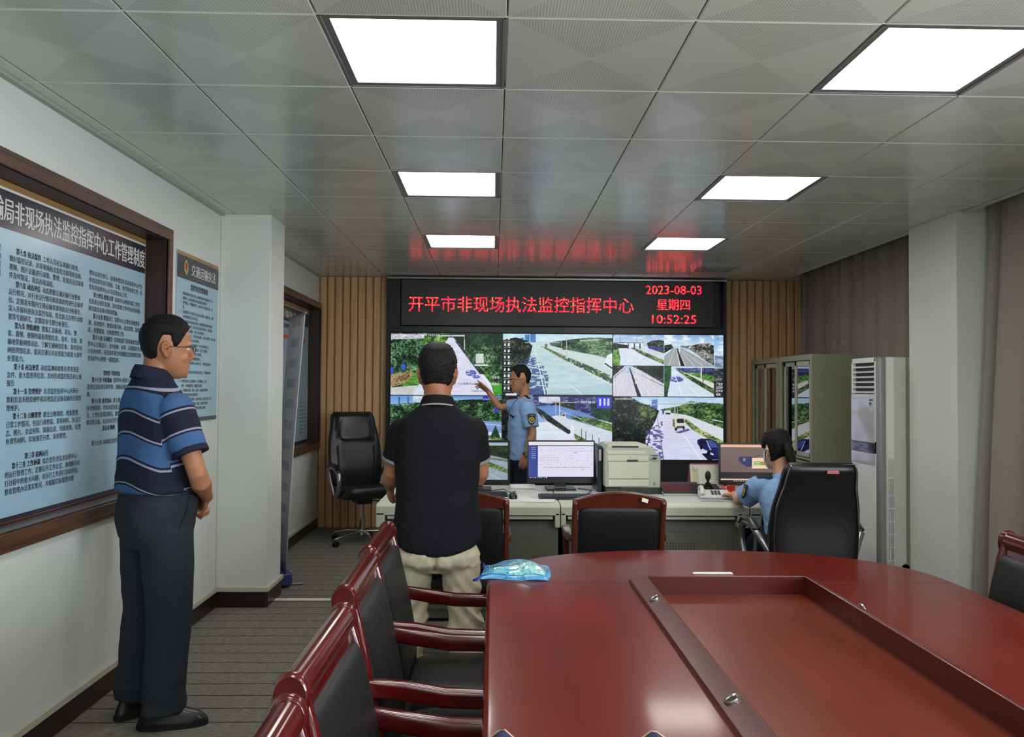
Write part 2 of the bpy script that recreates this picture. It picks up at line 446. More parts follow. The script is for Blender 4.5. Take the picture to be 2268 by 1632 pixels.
# ================================================================== conference table
m_mah = wood('mahogany_gloss', (74, 11, 5), (124, 30, 14), 'y', 1.2, .30, .30, 9, 1.3)
m_mah.node_tree.nodes['Principled BSDF'].inputs['Specular IOR Level'].default_value = .15
m_mah_d = wood('mahogany_gloss_dark', (66, 18, 16), (92, 28, 22), 'y', 1.2, .28, .2, 9, 1.3)
m_chrome = M('chrome', (205, 205, 208), .12, 1)
TT = .765
CXT, HW = .8625, .8825
tb = thing('conference_table', 'large glossy red-brown oval conference table with a sunken centre panel', 'table', (CXT, 1.6, 0))
def outline(hw, ext, yc=2.95 - 1.6, yn=-.3 - 1.6 + .6, n=40, e=2.35):
    pts = []
    for k in range(n + 1):
        a = PI * k / n; ca, sa = math.cos(a), math.sin(a)
        pts.append((math.copysign(abs(ca) ** (2 / e), ca) * hw, yc + abs(sa) ** (2 / e) * (.61 + ext)))
    for k in range(n + 1):
        a = PI + PI * k / n; ca, sa = math.cos(a), math.sin(a)
        pts.append((math.copysign(abs(ca) ** (2 / e), ca) * hw, yn - abs(sa) ** (2 / e) * (.61 + ext)))
    return pts
hx0, hx1, hy0, hy1 = .515 - CXT, 1.205 - CXT, -.05 - 1.6, 2.965 - 1.6
def ring_at(off, z): return [(x, y, z) for x, y in outline(HW + off, off)]
N = len(outline(1, 0))
# inner rectangle sampled by direction so that the top is a clean annulus
def hole_pts(z, o=0):
    out = []; cx, cy = (hx0 + hx1) / 2, (hy0 + hy1) / 2; a, b = (hx1 - hx0) / 2 + o, (hy1 - hy0) / 2 + o
    op = outline(HW, 0)
    per = []
    for (x, y) in op:
        dx, dy = (x - cx) / a, (y - cy) / b
        # keep corners sharp: project radially on the rectangle
        m = max(abs(dx), abs(dy)); per.append((cx + dx / m * a, cy + dy / m * b, z))
    for q in ((-1, -1), (-1, 1), (1, -1), (1, 1)):
        c_ = (cx + q[0] * a, cy + q[1] * b); k = min(range(len(per)), key=lambda i: (per[i][0] - c_[0]) ** 2 + (per[i][1] - c_[1]) ** 2)
        per[k] = (c_[0], c_[1], z)
    return per
mb = MB()
rings = [ring_at(-.03, TT - .045), ring_at(-.012, TT - .043), ring_at(-.002, TT - .036), ring_at(0, TT - .024), ring_at(0, TT - .014), ring_at(-.003, TT - .005), ring_at(-.009, TT - .001), ring_at(-.014, TT), ring_at(-.020, TT), ring_at(-.045, TT), hole_pts(TT, .01), hole_pts(TT), hole_pts(TT - .045)]
rings.append(rings[0])
vs = [p for r_ in rings[:-1] for p in r_]; fs = []; K = len(rings) - 1
for k in range(K):
    for i in range(N):
        j = (i + 1) % N; fs.append((k * N + i, k * N + j, ((k + 1) % K) * N + j, ((k + 1) % K) * N + i))
mb.add(vs, fs); obj('tabletop', mb, m_mah, tb, angle=30)
# raised sloping rim round the well
def rim(mb):
    def rr(o, z): # o = distance inward from hole edge
        return [(hx0 + o, hy0 + o, z), (hx1 - o, hy0 + o, z), (hx1 - o, hy1 - o, z), (hx0 + o, hy1 - o, z)]
    prof = [(-.003, TT - .03), (-.003, TT + .010), (.0, TT + .013), (.050, TT + .036), (.054, TT + .034), (.054, TT - .045)]
    rings = [rr(o, z) for o, z in prof]
    K = len(rings); vs = [p for r_ in rings for p in r_]; fs = []
    for k in range(K):
        for i in range(4): j = (i + 1) % 4; fs.append((k * 4 + i, k * 4 + j, ((k + 1) % K) * 4 + j, ((k + 1) % K) * 4 + i))
    mb.add(vs, fs)
mb = MB(); rim(mb); obj('well_rim', mb, m_mah_d, tb, smooth=False, bevel=.0015)
m_mah_w = wood('mahogany_satin', (78, 26, 13), (128, 49, 27), 'y', 1.2, .29, 0, 9, 1.3); m_mah_w.node_tree.nodes['Principled BSDF'].inputs['Specular IOR Level'].default_value = .3
obj('well_panel', MB().box(hx0 + .05, hx1 - .05, hy0 + .05, hy1 - .05, TT - .06, TT - .033), m_mah_w, tb)
# seam between the straight part and the rounded end
m_seam = M('seam_dark', (60, 22, 18), .4)
for a_, b_ in ((-HW + .012, hx0 - .004), (hx1 + .004, HW - .012)): obj('seam', MB().box(a_, b_, 1.358, 1.3605, TT - .002, TT + .0004), m_seam, tb)
for yy in (2.637, 1.785, .93):
    g = MB(); s_ = math.atan2(.022, .046)
    mx = Matrix.Translation((hx0 + .025, yy - 1.6, TT + .0255)) @ Matrix.Rotation(-s_, 4, 'Y')
    g.lathe([(.0115, .0), (.0125, .003), (.018, .004), (.0185, .001), (.0185, -.004), (.0115, -.004)], mx=mx, n=28)
    o = obj('grommet', g, m_chrome, tb); 
    obj('bore', MB().cyl((0, 0, -.002), (0, 0, .0012), .0118, mx=mx), M('bore_black', (10, 8, 8), .6), o)
    o['label'] = 'chrome ring grommet'
sk = MB()
for yc in (-1.2, .0, 1.2): sk.box(-.45, .45, yc - .03, yc + .03, .0, TT - .05)
sk.box(-.45, -.41, -1.2, 1.2, .08, TT - .045).box(.41, .45, -1.2, 1.2, .08, TT - .045)
obj('pedestal', sk, m_mah_d, tb, bevel=.004)

# things on the table
npk = MB().box(-.078, .078, -.012, .012, 0, .003); npk.box(-.074, .076, -.010, .011, .003, .005)
o = obj('paper_strip', npk, M('paper_white', (225, 225, 222), .6), bevel=.001); o.location = (.862, 3.095, TT + .0005)
tag(o, 'narrow white paper strip lying beyond the far rim of the table well', 'paper')
fx = thing('name_clip', 'tiny bright clip lying on the table rim right of the sunken panel', 'clip', (1.196, 2.55, TT + .021))
obj('clip', MB().tube([(-.005, -.03, .004), (0, 0, .007), (.005, .03, .004)], [.004, .005, .004], 8), m_chrome, fx)
# blue zipped document pouch, sagging over the table edge
m_pouch = NT('blue_mesh_pouch'); m_pouch.bsdf(rgb(60, 140, 190), .3, 0, .5, .3); co = m_pouch.obj()
m_pouch.l(m_pouch.ramp(m_pouch.noise(co, 9, 3, .6), [(.3, rgb(48, 120, 178)), (.7, rgb(96, 172, 212))]), m_pouch.b.inputs['Base Color']); m_pouch.bump(m_pouch.noise(co, 22, 3, .6), .01, .6)
t = NT('clear_glossy_plastic'); t.bsdf(rgb(130, 205, 225), .08, 0, .6, 1.0); t.bump(t.noise(t.obj(), 22, 3, .65), .03, .9)
t.l(t.ramp(t.noise(t.obj(), 14, 2, .5), [(.35, rgb(60, 165, 205)), (.6, rgb(120, 200, 200)), (.75, rgb(190, 225, 230))]), t.b.inputs['Base Color'])
m_clear = t.m
po = thing('document_pouch', 'light blue zipped plastic document pouch on the left far corner of the table', 'pouch', (.085, 3.11, TT + .001), R(-3))
n = 26; vs = []; fs = []
def pz(u, v):  # puffed height
    return .042 * (math.sin(PI * min(1, u * 1.02)) ** .5) * (math.sin(PI * v) ** .45) * (.75 + .35 * u) + .006 * math.sin(u * 9 + v * 4) + .004 * MN.noise(V((u * 5, v * 5, 1)))
W_, H_ = .265, .24
for side_ in (1, 0):
    for j in range(n + 1):
        for i in range(n + 1):
            u, v = i / n, j / n
            vs.append((-W_ / 2 + u * W_ + .012 * math.sin(v * 3) , -H_ / 2 + v * H_ + .006 * math.sin(u * 5), (pz(u, v) if side_ else 0) + .0005))
m = (n + 1) ** 2
for s_ in (0, 1):
    for j in range(n):
        for i in range(n):
            a = s_ * m + j * (n + 1) + i; fs.append((a, a + 1, a + n + 2, a + n + 1) if s_ == 0 else (a, a + n + 1, a + n + 2, a + 1))
for i in range(n):
    for (a, b) in ((i, i + 1), (n * (n + 1) + i, n * (n + 1) + i + 1), (i * (n + 1), (i + 1) * (n + 1)), (i * (n + 1) + n, (i + 1) * (n + 1) + n)): fs.append((a, b, b + m, a + m))
obj('pouch_body', MB().add(vs, fs), m_pouch.m, po, angle=180)
vs = []; fs = []; n2 = 20
for j in range(n2 + 1):
    for i in range(n2 + 1):
        u, v = .04 + .9 * i / n2, .05 + (.50 - .12 * abs(i / n2 - .45)) * j / n2
        vs.append((-W_ / 2 + u * W_ + .012 * math.sin(v * 3), -H_ / 2 + v * H_ + .006 * math.sin(u * 5), pz(u, v) + .0035 + .003 * MN.noise(V((u * 9, v * 9, 4)))))
for j in range(n2):
    for i in range(n2): a = j * (n2 + 1) + i; fs.append((a, a + 1, a + n2 + 2, a + n2 + 1))
o = obj('clear_window', MB().add(vs, fs), m_clear, po, angle=180); o['label'] = 'shiny clear plastic front pocket'
m_navy = M('navy_plastic', (28, 40, 130), .4)
z_ = MB().tube([(-W_ / 2 + .004 + .012 * math.sin(v * 3), -H_ / 2 + v * H_, .006) for v in (0, .25, .5, .75, 1)], .0045, 8)
zp = obj('zip', z_, m_navy, po)
zz = MB(); zz.tube([(-.128, -.116, .006), (-.138, -.124, .004), (-.148, -.140, .003), (-.144, -.154, .003), (-.134, -.150, .003), (-.132, -.134, .004), (-.130, -.118, .006)], .0035, 8)
obj('zip_pull', zz, m_navy, zp)
# dark blue fabric folder at the lower picture edge
fo = MB()
pr = [(-.30, -.2, .0), (-.30, .02, .0), (-.27, .035, .022), (-.235, .028, .014), (-.1, .02, .010), (.05, .026, .012), (.14, .022, .018), (.19, .045, .034), (.215, .0, .014), (.24, -.2, .0)]
n = 36; vs = []; fs = []
for j in range(9):
    for i in range(n + 1):
        u = i / n; x = -.19 + .38 * u; v = j / 8
        edge = .02 * math.sin(u * 7 + 1) * 0 + (.012 if u < .18 else 0) + (.016 * max(0, math.sin((u - .72) / .28 * PI)) if u > .72 else 0)
        vs.append((x, -.22 + .22 * v + edge * v, .012 + (.026 * max(0, 1 - abs(u - .10) / .09) + .026 * max(0, 1 - abs(u - .90) / .09)) * v ** 3 + .003 * math.sin(u * 20)))
for j in range(8):
    for i in range(n): a = j * (n + 1) + i; fs.append((a, a + 1, a + n + 2, a + n + 1))
fl = thing('fabric_folder', 'dark navy fabric folder lying on the table at the lower picture edge', 'folder', (.175, 1.590, TT + .001))
o = obj('cover', MB().add(vs, fs), M('navy_cloth', (34, 42, 84), .8, bump=.3, bs=300), fl, nofix=True, angle=180); s_ = o.modifiers.new('t', 'SOLIDIFY'); s_.thickness = .011; s_.offset = -1
ed = [vs[8 * (n + 1) + i] for i in range(n + 1)]
obj('piping', MB().tube([(p[0], p[1] + .001, p[2]) for p in ed], .0022, 6), M('tan_piping', (190, 160, 140), .6), fl)

# ================================================================== conference chairs
m_leather = M('black_leather', (19, 20, 21), .42, spec=.4, var=.15, vs=5, bump=.15, bs=220)
m_cw = wood('cherry_lacquer', (62, 9, 12), (88, 14, 15), 'z', 1.2, .17, .3, 8)
m_cw_b = wood('cherry_lacquer_brown', (72, 30, 22), (98, 42, 30), 'z', 1.2, .2, .4, 8)
def conf_chair(label, group, plain=False):
    """faces +Y, origin on the floor below the seat"""
    mw = m_cw_b if plain else m_cw
    t_ = thing('conference_chair', label, 'chair', (0, 0, 0), 0, group)
    hw = .235 if not plain else .245
    s = MB()
    n = 18; rings = []
    for k, (z, q, e) in enumerate([(.385, .93, 4), (.40, 1, 4), (.445, 1, 4), (.465, .97, 4), (.475, .85, 3.5), (.478, .5, 3)]):
        rings.append(sell(0, .01, z, (hw - .015) * q, .225 * q, e, 32))
    s.loft(rings); obj('seat', s, m_leather, t_)
    fr = MB().box(-hw + .0, hw, -.22, .235, .33, .39); obj('seat_frame', fr, mw, t_, bevel=.012)
    # side posts: continuous S curve from the rear leg to the top rail
    def backy(z): # back surface line: y as a function of height
        return -.215 - .10 * max(0, (z - .45) / .5) ** 1.25
    for sx in (-1, 1):
        p = [(sx * (hw - .012), y, z) for y, z in ((-.29, .0), (-.25, .2), (-.225, .38), (backy(.5) , .5), (backy(.62), .62), (backy(.75), .75), (backy(.86), .86), (backy(.93), .93 if not plain else .888))]
        m_ = MB().tube(p, [(.016, .020), (.018, .024), (.018, .028), (.016, .026), (.015, .024), (.015, .024), (.015, .026), (.015, .022)], 14, side=(1, 0, 0), e=2.8)
        obj('post', m_, mw, t_)
    if plain:   # arched flat top rail
        prof = [(-hw + .0, .845)] + [(-hw + 2 * hw * k / 20, .905 + .043 * math.sin(PI * k / 20)) for k in range(21)] + [(hw, .845)]
        m_ = MB(); m_.prism(prof, 'y', -.036, -.004)
        for i_, v_ in enumerate(m_.v): m_.v[i_] = (v_[0], v_[1] + backy(v_[2]) + .02, v_[2])
        obj('top_rail', m_, mw, t_, bevel=.008)
    else:       # scroll rail with rounded end caps
        zc = .925; yc = backy(.925) - .002
        sec = [(.030 * math.cos(a), .036 * math.sin(a)) for a in [2 * PI * k / 22 for k in range(22)]]
        def rail(mb, x0, x1, sc_):
            rg = []
            for x in (x0, x1):
                rg.append([(x, yc + (p[0] * 1.0) * sc_ - .004, zc + p[1] * sc_) for p in sec])
            mb.loft(rg)
        m_ = MB(); rail(m_, -hw + .004, hw - .004, 1.0)
        # skirt board below the roll
        for a, b in ((-hw + .006, hw - .006),):
            m_.prism([(yc - .020, zc), (yc + .016, zc - .01), (backy(.86) + .010, .862), (backy(.86) - .014, .862)], 'x', a, b)
        obj('top_rail', m_, mw, t_, angle=50)
        for sx in (-1, 1):
            m_ = MB(); x = sx * (hw - .002)
            tr_ = []
            for dx, q in ((-.012, 1.04), (-.008, 1.14), (0, 1.2), (.008, 1.16), (.013, 1.0), (.012, .9)):
                tr_.append([(x + sx * dx, yc + p[0] * q - .004, zc + p[1] * q - (0.018 if p[1] < 0 else 0) * (-p[1] / .036)) for p in sec])
            m_.loft(tr_); obj('scroll_end', m_, mw, t_, angle=50)
    # padded back
    zt = .884 if not plain else .868
    rg = []
    for z, q, th in ((.47, .80, .006), (.478, .96, .020), (.50, 1, .027), (.58, 1, .030), (.68, 1, .031), (.78, 1, .030), (zt - .03, 1, .027), (zt - .008, .985, .020), (zt, .95, .008)):
        w = (hw - .004) * q if not plain else (hw - .032) * q
        y = backy(z)
        rg.append([(xx, y + .004 + yy_, z) for xx, yy_, _ in sell(0, 0, 0, w, th, 5.5, 40)])
    obj('back_pad', MB().loft(rg), m_leather, t_, angle=60)
    if plain: obj('back_panel', MB().add([(a, backy(z) + o_, z) for a in (-hw + .03, hw - .03) for o_ in (-.016, .0) for z in (.49, .60, .72, .862)],
              [(0, 1, 9, 8), (1, 2, 10, 9), (2, 3, 11, 10), (4, 12, 13, 5), (5, 13, 14, 6), (6, 14, 15, 7), (0, 8, 12, 4), (3, 7, 15, 11), (0, 4, 5, 1), (1, 5, 6, 2), (2, 6, 7, 3), (8, 9, 13, 12), (9, 10, 14, 13), (10, 11, 15, 14)]), m_leather, t_, smooth=False)
    for sx in (-1, 1):
        xa = sx * (hw - .014)
        pts = [(sx * (hw - .004), backy(.69) + .005, .695), (xa, -.16, .684), (xa + sx * .006, -.05, .666), (xa + sx * .008, .08, .662), (xa + sx * .006, .17, .668), (xa, .225, .655), (xa - sx * .002, .25, .60), (xa - sx * .006, .245, .48), (sx * (hw - .008), .232, .36)]
        m_ = MB().tube(pts, [(.018, .022), (.021, .024), (.023, .024), (.024, .023), (.024, .023), (.022, .024), (.019, .022), (.017, .02), (.016, .018)], 24, side=(1, 0, 0), e=4.5)
        obj('armrest', m_, mw, t_, angle=40)
        m_ = MB().tube([(sx * (hw - .012), .215, .0), (sx * (hw - .014), .222, .18), (sx * (hw - .014), .222, .36)], [(.014, .014), (.018, .018), (.021, .021)], 12, side=(1, 0, 0), e=3.5)
        obj('leg', m_, mw, t_)
    return t_
GR = 'cherry conference chairs tucked along the left side of the table'
XC = -.088
c1 = conf_chair('glossy red wooden armchair, farthest of the row along the table, below the khaki trousers', GR)
rows = [(XC - .005, 2.865, ''), (XC + .01, 2.350, 'glossy red wooden armchair, second farthest in the row beside the table'),
        (XC + .04, 1.700, 'glossy red wooden armchair with its black leather back seen nearest in full, beside the table'),
        (XC + .06, 1.135, 'glossy red wooden armchair cut off at the lower picture edge, nearest of the row')]
for i, (x, y, lb) in enumerate(rows):
    if i == 0: c1.location = (x, y, 0); c1.rotation_euler = (0, 0, -PI / 2)
    else: dup(c1, (x, y, 0), -PI / 2 + R((0, .6, -.8, .5)[i]), lb)
o = dup(c1, (1.595, 2.715, 0), PI / 2 - R(4), 'red wooden armchair with black leather back at the right picture edge', 'cherry conference chair on the right side of the table')
f1 = conf_chair('brown wooden chair seen from behind beyond the table, small white tag on its rail', 'brown wooden chairs at the far end of the table', True)
f1.location = (.665, 4.46, 0)
dup(f1, (-.160, 4.46, 0), 0, 'brown wooden chair seen from behind, half hidden by the man in black')
tg = MB().box(-.014, .014, -.002, 0, -.009, .009); text(tg, '01', mx_back(-.008, -.0022, -.005), width=.012, height=.008)
o = obj('inventory_tag', MB().box(-.017, .017, -.0025, 0, -.010, .010), M('tag_white', (225, 222, 205), .5), f1, bevel=.001); o.location = (.127, -.344, .905); o.rotation_euler = (R(-10), R(18), 0)
o['label'] = 'small white sticker'

# ================================================================== swivel chairs
m_silver = M('silver_arm', (150, 152, 155), .28, .85)
m_bl2 = M('black_leather_soft', (18, 18, 20), .34, spec=.5, bump=.1, bs=160)
m_blk = M('black_plastic', (20, 20, 22), .45)
def swivel(label, H, tall, rear, ds=0):
    t_ = thing('swivel_chair', label, 'office chair')
    seat = MB(); rg = []
    for z, q in ((.43, .86), (.44, .96), (.47, 1), (.51, 1), (.535, .96), (.545, .85), (.547, .4)): rg.append(sell(0, .0, z + ds, .255 * q, .25 * q, 3.6, 40, tilt=.03))
    obj('seat', seat.loft(rg), m_bl2, t_)
    back = MB(); rg = []
    nz = 26; z0, z1 = .50 + ds, H; kb = .9 if rear else 1
    def bw(q): return kb * .245 + .022 * math.sin(PI * min(1, q * 1.25)) - .05 * max(0, q - .62) ** 1.2 * 2
    def by(q): return -.215 - .12 * q ** 1.15 + .035 * math.sin(PI * q * 1.1)
    def bt(q): return .045 + .012 * math.sin(PI * q * 2.2)
    for k in range(nz + 1):
        q = k / nz; z = z0 + (z1 - z0) * q; cap = 1 - .5 * max(0, (q - .93) / .07) ** 2 * (.25) - .35 * max(0, (.05 - q) / .05)
        th = bt(q) * (1 if q < .93 else math.sqrt(max(.05, 1 - ((q - .93) / .07) ** 2)))
        rg.append([(x, y + by(q), z) for x, y, _ in sell(0, 0, 0, bw(q) * cap, th, 4, 44)])
    back.loft(rg)
    if not rear:
        for i, v in enumerate(back.v):
            q = (v[2] - z0) / (z1 - z0)
            if v[1] > by(max(0, min(1, q))):
                a = MN.noise(V((v[0] * 18 + q * 2, 0, q * 3.0))) * .012 * max(0, math.sin(PI * min(1, max(0, (q - .25) / .45)))) + (.02 if .63 < q < .98 and abs(v[0]) < .175 else 0)
                back.v[i] = (v[0], v[1] + a, v[2])
    bo = obj('backrest', back, m_bl2, t_, angle=60)
    if not rear:
        hr = MB(); rg = []
        for z_, q in ((.63, .82), (.645, .96), (.68, 1), (.85, 1), (.93, .98), (.965, .9), (.975, .7)):
            z = z0 + (z1 - z0) * z_; rg.append([(x, y + by(z_) + .028, z) for x, y, _ in sell(0, 0, 0, .172 * q, .042 * q, 3.6, 36)])
        obj('headrest', hr.loft(rg), m_bl2, bo, angle=60)
        for sx in (-1, 1):
            pp = [(sx * .185, by(.10 + .09 * k) + bt(.1 + .09 * k) + .004, z0 + (z1 - z0) * (.10 + .09 * k)) for k in range(6)]
            obj('seam_roll', MB().tube(pp, .010, 8), m_bl2, bo)
    else:
        pp = []
        for k in range(0, 27):
            q = .02 + .955 * k / 26; pp.append((-bw(q) * (1 - .04 * max(0, (q - .93) / .05)) + .018, by(q) - bt(q) * .95, z0 + (z1 - z0) * q))
        top = [(x, by(.985) - bt(.985) * .55, z1 - .006) for x in (-.18, -.09, 0, .09, .18)]
        full = pp + top + [(-p[0], p[1], p[2]) for p in reversed(pp)]
        o = obj('piping', MB().tube(full, .0042, 8), m_chrome, bo); o['label'] = 'thin silver piping around the back'
        tg = MB().box(-.032, .032, -.006, 0, -.011, .011)
        o = obj('brand_tag', tg, M('dark_red_label', (150, 30, 36), .35), bo, bevel=.002); o.location = (.050, by(.93) - bt(.93) - .004, z0 + (z1 - z0) * .932); o.rotation_euler = (R(-13), 0, 0)
    for sx in (-1, 1):
        x = sx * .285
        loop = [(sx * .235, -.205, .60), (x, -.16, .69), (x, -.06, .722), (x, .08, .715), (x, .17, .67), (x - sx * .003, .18, .60), (x - sx * .012, .13, .50), (x - sx * .03, .03, .445), (sx * .235, -.05, .435)]
        o = obj('arm_frame', MB().tube(loop, [(.012, .02), (.016, .02), (.019, .016), (.02, .016), (.019, .02), (.018, .02), (.018, .016), (.017, .014), (.014, .012)], 14, side=(1, 0, 0), e=3), m_silver, t_, angle=60)
        o['label'] = 'silver looped arm frame'
        obj('arm_strut', MB().tube([(x, -.15, .675), (x - sx * .006, -.10, .57), (x - sx * .03, -.06, .45)], [(.013, .014)] * 3, 10, side=(1, 0, 0)), m_silver, o)
        obj('arm_pad', MB().tube([(x, -.15, .715), (x, -.05, .745), (x, .08, .742), (x, .16, .70)], [(.022, .012), (.028, .016), (.028, .016), (.024, .012)], 14, side=(1, 0, 0)), m_bl2, o)
    obj('tilt_box', MB().box(-.07, .07, -.12, .10, .375 + ds, .435 + ds), m_blk, t_, bevel=.012)
    lv = obj('lever', MB().tube([(-.06, .02, .40), (-.18, .03, .385), (-.25, .04, .35)], [(.006, .006), (.007, .006), (.018, .008)], 8), m_blk, t_)
    obj('gas_cylinder', MB().cyl((0, 0, .10), (0, 0, .25), .026).cyl((0, 0, .25), (0, 0, .38 + ds), .015), m_chrome, t_)
    b = MB(); b.cyl((0, 0, .075), (0, 0, .125), .036, .03)
    for k in range(5):
        a = 2 * PI * k / 5 + .35; c_, s_ = math.cos(a), math.sin(a)
        b.tube([(c_ * .02, s_ * .02, .112), (c_ * .15, s_ * .15, .108), (c_ * .27, s_ * .27, .082), (c_ * .31, s_ * .31, .070)], [(.018, .012), (.017, .011), (.014, .010), (.013, .012)], 12, side=(-s_, c_, 0))
    bs = obj('star_base', b, m_chrome, t_, angle=60)
    for k in range(5):
        a = 2 * PI * k / 5 + .35; c_, s_ = math.cos(a), math.sin(a); px, py = c_ * .305, s_ * .305
        w = MB(); tx, ty = -s_, c_
        for q in (-1, 1): w.cyl((px + tx * .006 * q, py + ty * .006 * q, .026), (px + tx * .022 * q, py + ty * .022 * q, .026), .026, n=20)
        w.tube([(px, py, .03), (px, py, .066)], .009, 8)
        ca = obj('caster', w, m_blk, bs)
        rg_ = MB()
        for q in (-1, 1): rg_.cyl((px + tx * .020 * q, py + ty * .020 * q, .026), (px + tx * .0235 * q, py + ty * .0235 * q, .026), .017, n=18)
    return t_
s1 = swivel('black leather high-back office chair on chrome wheels beside the slatted wall', 1.235, True, False)
s1.location = (-1.245, 7.62, 0); s1.rotation_euler = (0, 0, PI + R(28))
s2 = swivel('black high-back office chair with silver piping, seen from behind at the woman', 1.10, False, True, -.075)
s2.location = (1.755, 4.51, -.0); s2.rotation_euler = (0, 0, R(-3))

# ================================================================== control desk
m_desk = M('desk_cream_grey', (190, 193, 174), .42, var=.02, vs=3)
m_desk_in = M('desk_inlay_white', (205, 208, 204), .38)
m_cab = M('console_grey_green', (104, 108, 94), .45)
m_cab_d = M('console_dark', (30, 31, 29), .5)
def desk(label, x0, x1, leg_l, leg_r):
    w = x1 - x0; t_ = thing('control_desk', label, 'desk', ((x0 + x1) / 2, 5.0, 0), 0, 'control desk sections in a row'); h = w / 2 - .0015
    top = MB()
    top.prism([(0.0, .682), (.0, .735), (.022, .752), (.98, .752), (.98, .70), (.06, .70), (.05, .682)], 'x', -h, h)
    obj('worktop', top, m_desk, t_, bevel=.004)
    obj('inlay', MB().box(-h + .07, h - .07 if leg_r else h, .10, .90, .7515, .7535), m_desk_in, t_, bevel=.001)
    L = MB()
    if leg_l: L.box(-h, -h + leg_l, .0, .10, .605, .70)
    if leg_r: L.box(h - leg_r, h, .0, .10, .605, .70)
    obj('corner_bracket', L, m_desk, t_, bevel=.006)
    xa, xb = -h + (leg_l or 0) + .012, h - (leg_r or 0) - .012
    d = obj('drawer', MB().box(xa, xb, .015, .5, .655, .676), m_desk, t_, bevel=.004)
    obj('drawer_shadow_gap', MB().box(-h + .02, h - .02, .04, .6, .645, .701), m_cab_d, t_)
    obj('cabinet', MB().box(-h + .03, h - .005, .07, .90, .02, .64), m_cab, t_, bevel=.003)
    pn = MB(); pa, pb = -h + .09, h - .09
    pn.box(pa, pb, .058, .075, .08, .565)
    p_ = obj('access_panel', pn, m_cab, t_, bevel=.003)
    hl = MB(); nx = int((pb - pa) * .55 / .019)
    for r_ in range(5):
        for k in range(nx):
            for cx in ((0,),):
                x = (pa + pb) / 2 + (k - nx / 2) * .019; z = .43 + r_ * .017; hl.cyl((x, .0565, z), (x, .0585, z), .0045, n=6)
    obj('vent_holes', hl, m_cab_d, p_, smooth=False)['kind'] = 'stuff'
    return t_
desk('cream control desk section on the left, behind the man in black', -.733, .4265, .055, .032)
desk('cream control desk section in the middle, under the printer', .4295, 1.63, .032, .074)
desk('cream control desk section on the right, where the woman works', 1.633, 2.235, .072, .05)

# ------------------------------------------------------------------ devices
def grid_screen(mb, x0, x1, z0, z1, y): mb.quad((x0, y, z0), (x1, y, z0), (x1, y, z1), (x0, y, z1))
m_bez = M('monitor_black', (18, 18, 20), .35)
DZ = .7535
def monitor(label, loc, w, h, zc, rot, pic, bez=.012, chin=.03, stand='flat', tilt=0):
    t_ = thing('monitor', label, 'monitor', loc, rot)
    z0, z1 = zc - h / 2, zc + h / 2
    b = MB().box(-w / 2 - bez, w / 2 + bez, .004, .034, z0 - chin, z1 + bez)
    obj('housing', b, m_bez, t_, bevel=.004)
    fb = MB()
    for q in ((-w / 2 - bez, w / 2 + bez, z0 - chin, z0), (-w / 2 - bez, w / 2 + bez, z1, z1 + bez), (-w / 2 - bez, -w / 2, z0, z1), (w / 2, w / 2 + bez, z0, z1)): fb.box(q[0], q[1], -.001, .006, q[2], q[3])
    fb_ = obj('bezel', fb, m_bez, t_, bevel=.001)
    pic('screen', t_, -w / 2, w / 2, z0, z1, .0025)
    s = MB()
    if stand == 'flat':
        s.box(-.042, .042, .034, .055, .02, zc); s.box(-.105, .105, -.05, .13, .0, .014)
    else:
        s.tube([(0, .04, zc - .05), (0, .05, .05)], .012, 10)
        for sx in (-1, 1): s.tube([(sx * .01, .045, .09), (sx * .045, -.01, .02), (sx * .055, -.05, .005), (sx * .02, -.045, .005), (0, .03, .06)], .0045, 8)
    obj('stand', s, m_bez, t_, bevel=.003 if stand == 'flat' else 0)
    return t_
